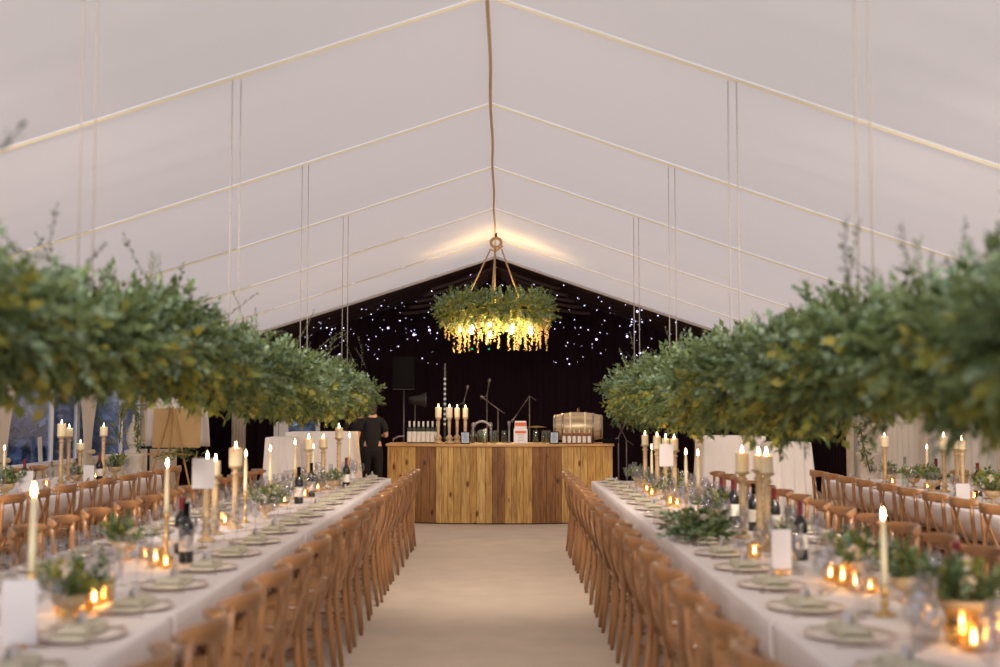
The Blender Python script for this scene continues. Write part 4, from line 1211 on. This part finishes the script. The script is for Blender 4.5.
# drum kit
t = empty('drum_kit', (X(503, 22.4), 22.4, 0))
MB().lathe([(.0, -.2), (.27, -.2), (.28, -.19), (.28, .19), (.27, .2), (0, .2)], 24, (0, 0, .30), 'y').build('bass_drum', M['darkmetal'], t)
for s in (-1, 1):
    MB().lathe([(0, 0), (.15, 0), (.155, .01), (.155, .2), (.15, .21), (0, .21)], 20, (s*.2, -.02, .68)).build('tom_drum', M['darkmetal'], t)
    MB().tube([(s*.62, 0, 0), (s*.60, 0, 1.15+.08*s)], .012, 8).build('cymbal_stand', M['standmetal'], t)
    MB().lathe([(.0, .03), (.04, .025), (.2, .0), (.2, .003), (.03, .03)], 20, (s*.60, 0, 1.15+.08*s)).build('cymbal', M['brass'], t)
tag(t, 'dark drum kit with cymbals on the stage behind the bar', 'drum kit')

# ------------------------------------------------------------------ side furniture
def draped(xc, y, w, d_, h, label, flare=.10, name='draped_table'):
    mb = MB(); per = []
    for (a, b, nx, ny) in (((-1,-1), (1,-1), 0, -1), ((1,-1), (1,1), 1, 0), ((1,1), (-1,1), 0, 1), ((-1,1), (-1,-1), -1, 0)):
        for i in range(30):
            u = i/30; per.append(((a[0]+(b[0]-a[0])*u)*w/2, (a[1]+(b[1]-a[1])*u)*d_/2))
    N = len(per); vs = []; lev = [(h, 0, 0), (h-.012, .006, 0), (h-.06, .01, .1), (h*.6, flare*.45, .8), (h*.3, flare*.8, 1), (.01, flare, 1.2)]
    for z, o, f in lev:
        for k, (x, yy) in enumerate(per):
            ang = math.atan2(yy/d_, x/w); wv = (.016*math.sin(k*.9)+.012*math.sin(k*1.7))*f
            sx, sy = x/(w/2), yy/(d_/2)
            vs.append((x+sx*(o+wv), yy+sy*(o+wv), z))
    fs = [(i*N+k, i*N+(k+1) % N, (i+1)*N+(k+1) % N, (i+1)*N+k) for i in range(len(lev)-1) for k in range(N)]
    fs = [tuple(reversed(f)) for f in fs]; fs.append(tuple(range(N)))
    mb.add(vs, fs); o = mb.build(name, M['cloth2'], loc=(xc, y, 0)); return tag(o, label, 'table', 'tall tables draped in white at the sides of the bar')
draped(X(728, 16.2), 16.2, .80, .7, wzp(436, 15.85), 'tall white draped table behind right aisle table, left half', .04)
draped(X(783, 15.5), 15.45, .50, .5, wzp(442, 15.2), 'slightly lower white draped table joined on the right', .06)
draped(X(322, 17.2), 17.2, .92, .7, wzp(432, 16.85), 'tall white draped table left of the bar, behind candles')
draped(X(288, 16.2)-.02, 15.9, .35, .5, wzp(437, 15.8), 'lower white draped table left of the bar beside the white post', .05)
# easel with kraft board
EYy = 17.0
t = empty('easel', (X(171, EYy), EYy, 0))
top = wzp(408, EYy)
for s, lab in ((-1, 'leg'), (1, 'leg')):
    MB().tube([(s*.02, 0, top+.02), (s*.40, -.06, 0)], 1, 6, flat=(.018, .014), up=(0, 1, 0)).build('leg', M['pine'], t)
MB().tube([(0, .02, top), (-.03, .0, .75), (-.06, .5, 0)], 1, 6, flat=(.016, .014), up=(0, 1, 0)).build('leg', M['pine'], t)
MB().box((0, -.05, .93), (.62, .05, .03)).build('ledge', M['pine'], t, smooth=False)
tag(t, 'pine tripod easel standing by the left windows', 'easel')
# the board faces away from the table here: easel legs cross in front
b = MB().box((0, 0, 0), (.68, .012, .56), Matrix.Rotation(R(-6), 3, 'X')).build('kraft_board', M['kraft'], smooth=False, loc=(X(176.5, EYy+.1), EYy+.12, wzp(428, EYy)))
tag(b, 'brown kraft display board resting on the easel', 'board')
# white draped screen behind
t = empty('white_screen', (X(177, 18.3), 18.3, 0))
zt, zb = wzp(393, 18.3), wzp(446, 18.3)
mb = MB()
def fn(u, v):
    hw = .46-.01*v+.05*(1-v)*(1 if u > .5 else .2)
    return ((-1+2*u)*hw, .02*math.sin(u*30)*(1-.6*v), zb+(zt-zb)*v)
mb.grid(fn, 60, 6); mb.build('sheet', M['cloth2'], t, solid=.004)
mb = MB()
for s in (-1, 1): mb.tube([(s*.44, .05, 0), (s*.44, .05, zt-.02)], .018, 8)
mb.tube([(-.55, .03, zb-.02), (.30, .03, zb-.02)], .022, 8)
mb.build('frame', M['darkmetal'], t)
tag(t, 'white fabric screen on a dark frame behind the easel', 'screen')
# stone finial on pedestal left, urn on pedestal right
def pedestal(x, y, h, w, lab, cat='pedestal'):
    o = MB().lathe([(w*1.25, 0), (w*1.25, .05), (w, .09), (w*.9, .12), (w*.9, h-.12), (w, h-.08), (w*1.15, h-.03), (w*1.15, h)], 20).build('pedestal', M['stone'], loc=(x, y, 0)); tag(o, lab, cat); return o
py_ = 16.6; px_ = X(133.5, py_)
pedestal(px_, py_, .95, .14, 'pale round pedestal left of the easel')
o = MB().lathe([(.12, 0), (.12, .04), (.05, .07), (.085, .16), (.095, .26), (.075, .33), (.05, .37), (.055, .39), (.02, .44), (.012, .52), (0, .56)], 18).build('lidded_urn', M['stone'], loc=(px_, py_, .95)); tag(o, 'slender pale stone urn with pointed lid on pedestal left of easel', 'urn')
py2 = 17.2; px2 = X(867, py2)
pedestal(px2, py2, wzp(452, py2), .16, 'pale pedestal against the right curtain wall')
o = MB().lathe([(.10, 0), (.10, .03), (.035, .06), (.03, .10), (.07, .14), (.12, .21), (.13, .27), (.155, .31), (.15, .32), (.12, .30), (0, .29)], 20).build('urn', M['stone'], loc=(px2, py2, wzp(452, py2))); tag(o, 'pale stone footed urn on pedestal by right curtain wall', 'urn')
def trail(base, paths, n_, lab, name='trailing_ivy', s=.42):
    t = empty(name, base); P = []; D = []; mb = MB()
    for pts in paths:
        mb.tube(pts, .006, 6)
        for a, b in zip(pts[:-1], pts[1:]):
            a, b = np.array(a, float), np.array(b, float); m_ = int(n_*np.linalg.norm(b-a)) + 3
            for i in range(m_):
                P.append(a+(b-a)*rng.random()+rng.normal(0, .025, 3)); D.append((b-a)/np.linalg.norm(b-a)+rng.normal(0, .7, 3))
    P = np.array(P); D = np.array(D); S = s*(.7+.6*rng.random(len(P)))
    q = rng.permutation(len(P)); h = q[:len(P)//2]; k = q[len(P)//2:]
    tag(scatter('dark', P[h], D[h], S[h], parent=t), kind='stuff'); tag(scatter('yel', P[k], D[k], S[k], name='pale_leaves', parent=t), kind='stuff')
    mb.build('stem', M['bark'], t)
    return tag(t, lab, 'foliage')
y_ = 17.0
trail((px2, y_, wzp(452, y_)+.33), [[(.22, 0, .10), (0, 0, .12), (-.20, -.05, .02), (-.17, -.08, -.25), (-.08, -.08, -.62)], [(-.20, -.05, .02), (-.38, 0, .05), (-.52, 0, -.02)]], 60, 'green vine trailing from the pale urn beside the black opening')
trail((px_, py_-.22, 1.35), [[(-.12, 0, -.25), (-.10, 0, .15), (0, 0, .38), (.13, 0, .1), (.13, 0, -.28)]], 70, 'green vine twined around the slender urn left of the easel')
trail((X(180, 16.6), 16.6, .80), [[(-.35, 0, .1), (0, 0, .18), (.38, 0, .08)]], 60, 'low greenery at the foot of the kraft board')
# strap hanging at the window
o = MB().box((0, 0, 0), (.012, .12, .33), Matrix.Rotation(R(8), 3, 'X')).build('paper_notice', M['card'], smooth=False, loc=(-HW+.05, 15.85, 1.03)); o.parent = bpy.data.objects['window_2']; o['label'] = 'narrow white paper strip hung on the window'

# ------------------------------------------------------------------ people
def skinned(name, joints, edges, m, parent, sub=2):
    me = bpy.data.meshes.new(name); me.from_pydata([j[0] for j in joints], edges, []); me.materials.append(m)
    o = bpy.data.objects.new(name, me); col.objects.link(o); o.parent = parent
    md = o.modifiers.new('skin', 'SKIN'); md.use_smooth_shade = True
    sv = me.skin_vertices[0].data
    for i, j in enumerate(joints):
        r = j[1]; sv[i].radius = (r, r) if not hasattr(r, '__len__') else r
    sv[0].use_root = True
    s = o.modifiers.new('sub', 'SUBSURF'); s.levels = sub; s.render_levels = sub
    return o
def person(x, y, rz, label, bend=0):
    t = empty('person', (x, y, 0), rz)
    J = [((0, 0, .98), (.10, .08)), ((0, .0, 1.15), (.135, .10)), ((0, .0, 1.35), (.17, .11)), ((0, -.01, 1.47), (.07, .06)), ((0, 0, 1.56), (.052, .055)),
         ((0, .02, 1.63), (.075, .09)), ((0, .01, 1.72), (.078, .095)), ((0, .0, 1.79), (.045, .06))]
    E = [(0, 1), (1, 2), (2, 3), (3, 4), (4, 5), (5, 6), (6, 7)]
    for s in (-1, 1):
        b = len(J)
        el = (s*.27, -.04, 1.14) if not (bend and s > 0) else (s*.25, .02, 1.15)
        wr = (s*.28, .10, .92) if not (bend and s > 0) else (s*.16, .24, 1.16)
        hd = (s*.275, .14, .83) if not (bend and s > 0) else (s*.10, .32, 1.17)
        J += [((s*.17, -.01, 1.42), .06), ((s*.225, -.02, 1.30), .05), (el, .040), (wr, .026), (hd, (.038, .018))]
        E += [(3, b), (b, b+1), (b+1, b+2), (b+2, b+3), (b+3, b+4)]
        hv = (Vector(hd)-Vector(wr)).normalized()
        for f in range(4):
            k = len(J); base = Vector(hd)+hv*.03+Vector((0, (f-1.5)*.016, 0)) if not (bend and s > 0) else Vector(hd)+hv*.03+Vector((0, 0, (f-1.5)*.016))
            J += [(tuple(base), .008), (tuple(base+hv*(.035+.004*(f in (1, 2)))), .0075), (tuple(base+hv*(.06+.006*(f in (1, 2)))+Vector((-s*.012, 0, 0))), .006)]
            E += [(b+4, k), (k, k+1), (k+1, k+2)]
        k = len(J); th = Vector(wr)+hv*.04+Vector((-s*.012, .035, 0))
        J += [(tuple(th), .010), (tuple(th+hv*.045), .008)]; E += [(b+3, k), (k, k+1)]
        k = len(J)
        J += [((s*.10, .0, .86), .095), ((s*.11, .02, .50), .058), ((s*.12, -.01, .10), .038), ((s*.125, .10, .04), (.040, .03))]
        E += [(0, k), (k, k+1), (k+1, k+2), (k+2, k+3)]
    skinned('body', J, E, M['skin'], t)
    # clothing
    SJ = [((0, 0, .84), (.165, .125)), ((0, 0, .98), (.172, .13)), ((0, .0, 1.15), (.158, .122)), ((0, .0, 1.36), (.188, .128)), ((0, -.01, 1.47), (.088, .075))]
    SE = [(0, 1), (1, 2), (2, 3), (3, 4)]
    for s in (-1, 1):
        b = len(SJ); SJ += [((s*.175, -.01, 1.42), .075), ((s*.225, -.02, 1.30), .068), ((s*.25, -.03, 1.21), .060)]
        SE += [(4, b), (b, b+1), (b+1, b+2)]
    skinned('shirt', SJ, SE, M['shirt'], t)
    TJ = [((0, 0, 1.04), (.155, .118)), ((0, 0, .93), (.17, .128))]; TE = [(0, 1)]
    for s in (-1, 1):
        b = len(TJ); TJ += [((s*.10, .0, .86), .112), ((s*.11, .02, .50), .078), ((s*.12, -.01, .09), .062)]; TE += [(1, b), (b, b+1), (b+1, b+2)]
    skinned('trousers', TJ, TE, M['shirt'], t)
    for s in (-1, 1):
        skinned('shoe', [((s*.12, -.03, .045), (.045, .042)), ((s*.123, .06, .04), (.048, .036)), ((s*.128, .16, .032), (.042, .028))], [(0, 1), (1, 2)], M['black'], t, 1)
        MB().lathe([(0, -.012), (.012, -.006), (.013, 0), (0, .012)], 10, (s*.032, .112, 1.685), 'y').build('eye', M['card'], t)
    skinned('hair', [((0, -.045, 1.52), (.062, .052)), ((0, -.035, 1.62), (.085, .070)), ((0, -.035, 1.69), (.095, .085)), ((0, -.015, 1.76), (.094, .10)), ((0, .0, 1.82), (.05, .065))], [(0, 1), (1, 2), (2, 3), (3, 4)], M['hair'], t)
    t.scale = (.96, .96, .955); tag(t, label, 'person'); return t
person(X(357, 22.0), 22.0, R(205), 'person in black clothes standing left of the bar, arm hanging')
person(X(372, 20.9), 20.9, R(4), 'person in black behind the left end of the bar, elbow bent', 1)

# ------------------------------------------------------------------ light
w = bpy.data.worlds.new('world'); scn.world = w; w.use_nodes = True
bg = w.node_tree.nodes['Background']; bg.inputs[0].default_value = (.74, .83, 1, 1); bg.inputs[1].default_value = 1.25
def area(name, loc, target, sx, sy, e, color):
    l = bpy.data.lights.new(name, 'AREA'); l.shape = 'RECTANGLE'; l.size = sx; l.size_y = sy; l.energy = e; l.color = color
    o = bpy.data.objects.new(name, l); col.objects.link(o); o.location = loc
    o.rotation_euler = (Vector(target)-Vector(loc)).to_track_quat('-Z', 'Y').to_euler(); return o
def spot(name, loc, target, e, ang, color, r=.25):
    l = bpy.data.lights.new(name, 'SPOT'); l.energy = e; l.spot_size = R(ang); l.spot_blend = .8; l.color = color; l.shadow_soft_size = r
    o = bpy.data.objects.new(name, l); col.objects.link(o); o.location = loc
    o.rotation_euler = (Vector(target)-Vector(loc)).to_track_quat('-Z', 'Y').to_euler(); return o
WARM = (1, .87, .75)
for x_ in (-3.2, 0, 3.2): spot('front_fill_spot', (x_, .4, 3.15 if x_ else 4.1), (x_*.8, 15, .7), 640, 70, WARM)  # added fill lamps, unseen overhead, brightening the tables and bar
for x_ in (-3.1, 0, 3.1): spot('mid_fill_spot', (x_, 5.2 if x_ else 6.9, 2.95 if x_ else 4.15), (x_*.75, 12.5, .6), 560, 70, WARM)  # invented fills kept out of view, lifting the table tops from above
area('camera_side_fill', (0, -.7, 1.7), (0, 8, 1.2), 9, 2.6, 45, (1, .86, .74))  # added warm fill behind the camera, no such lamp seen
scn.view_settings.view_transform = 'Standard'; scn.view_settings.look = 'None'; scn.view_settings.gamma = 1
scn.view_settings.exposure = .35; scn.view_settings.use_curve_mapping = False
cy = scn.cycles
cy.use_denoising = True; cy.max_bounces = 8; cy.diffuse_bounces = 4; cy.glossy_bounces = 3; cy.transmission_bounces = 6; cy.transparent_max_bounces = 32
cy.sample_clamp_indirect = 4; cy.sample_clamp_direct = 0; cy.caustics_reflective = False; cy.caustics_refractive = False
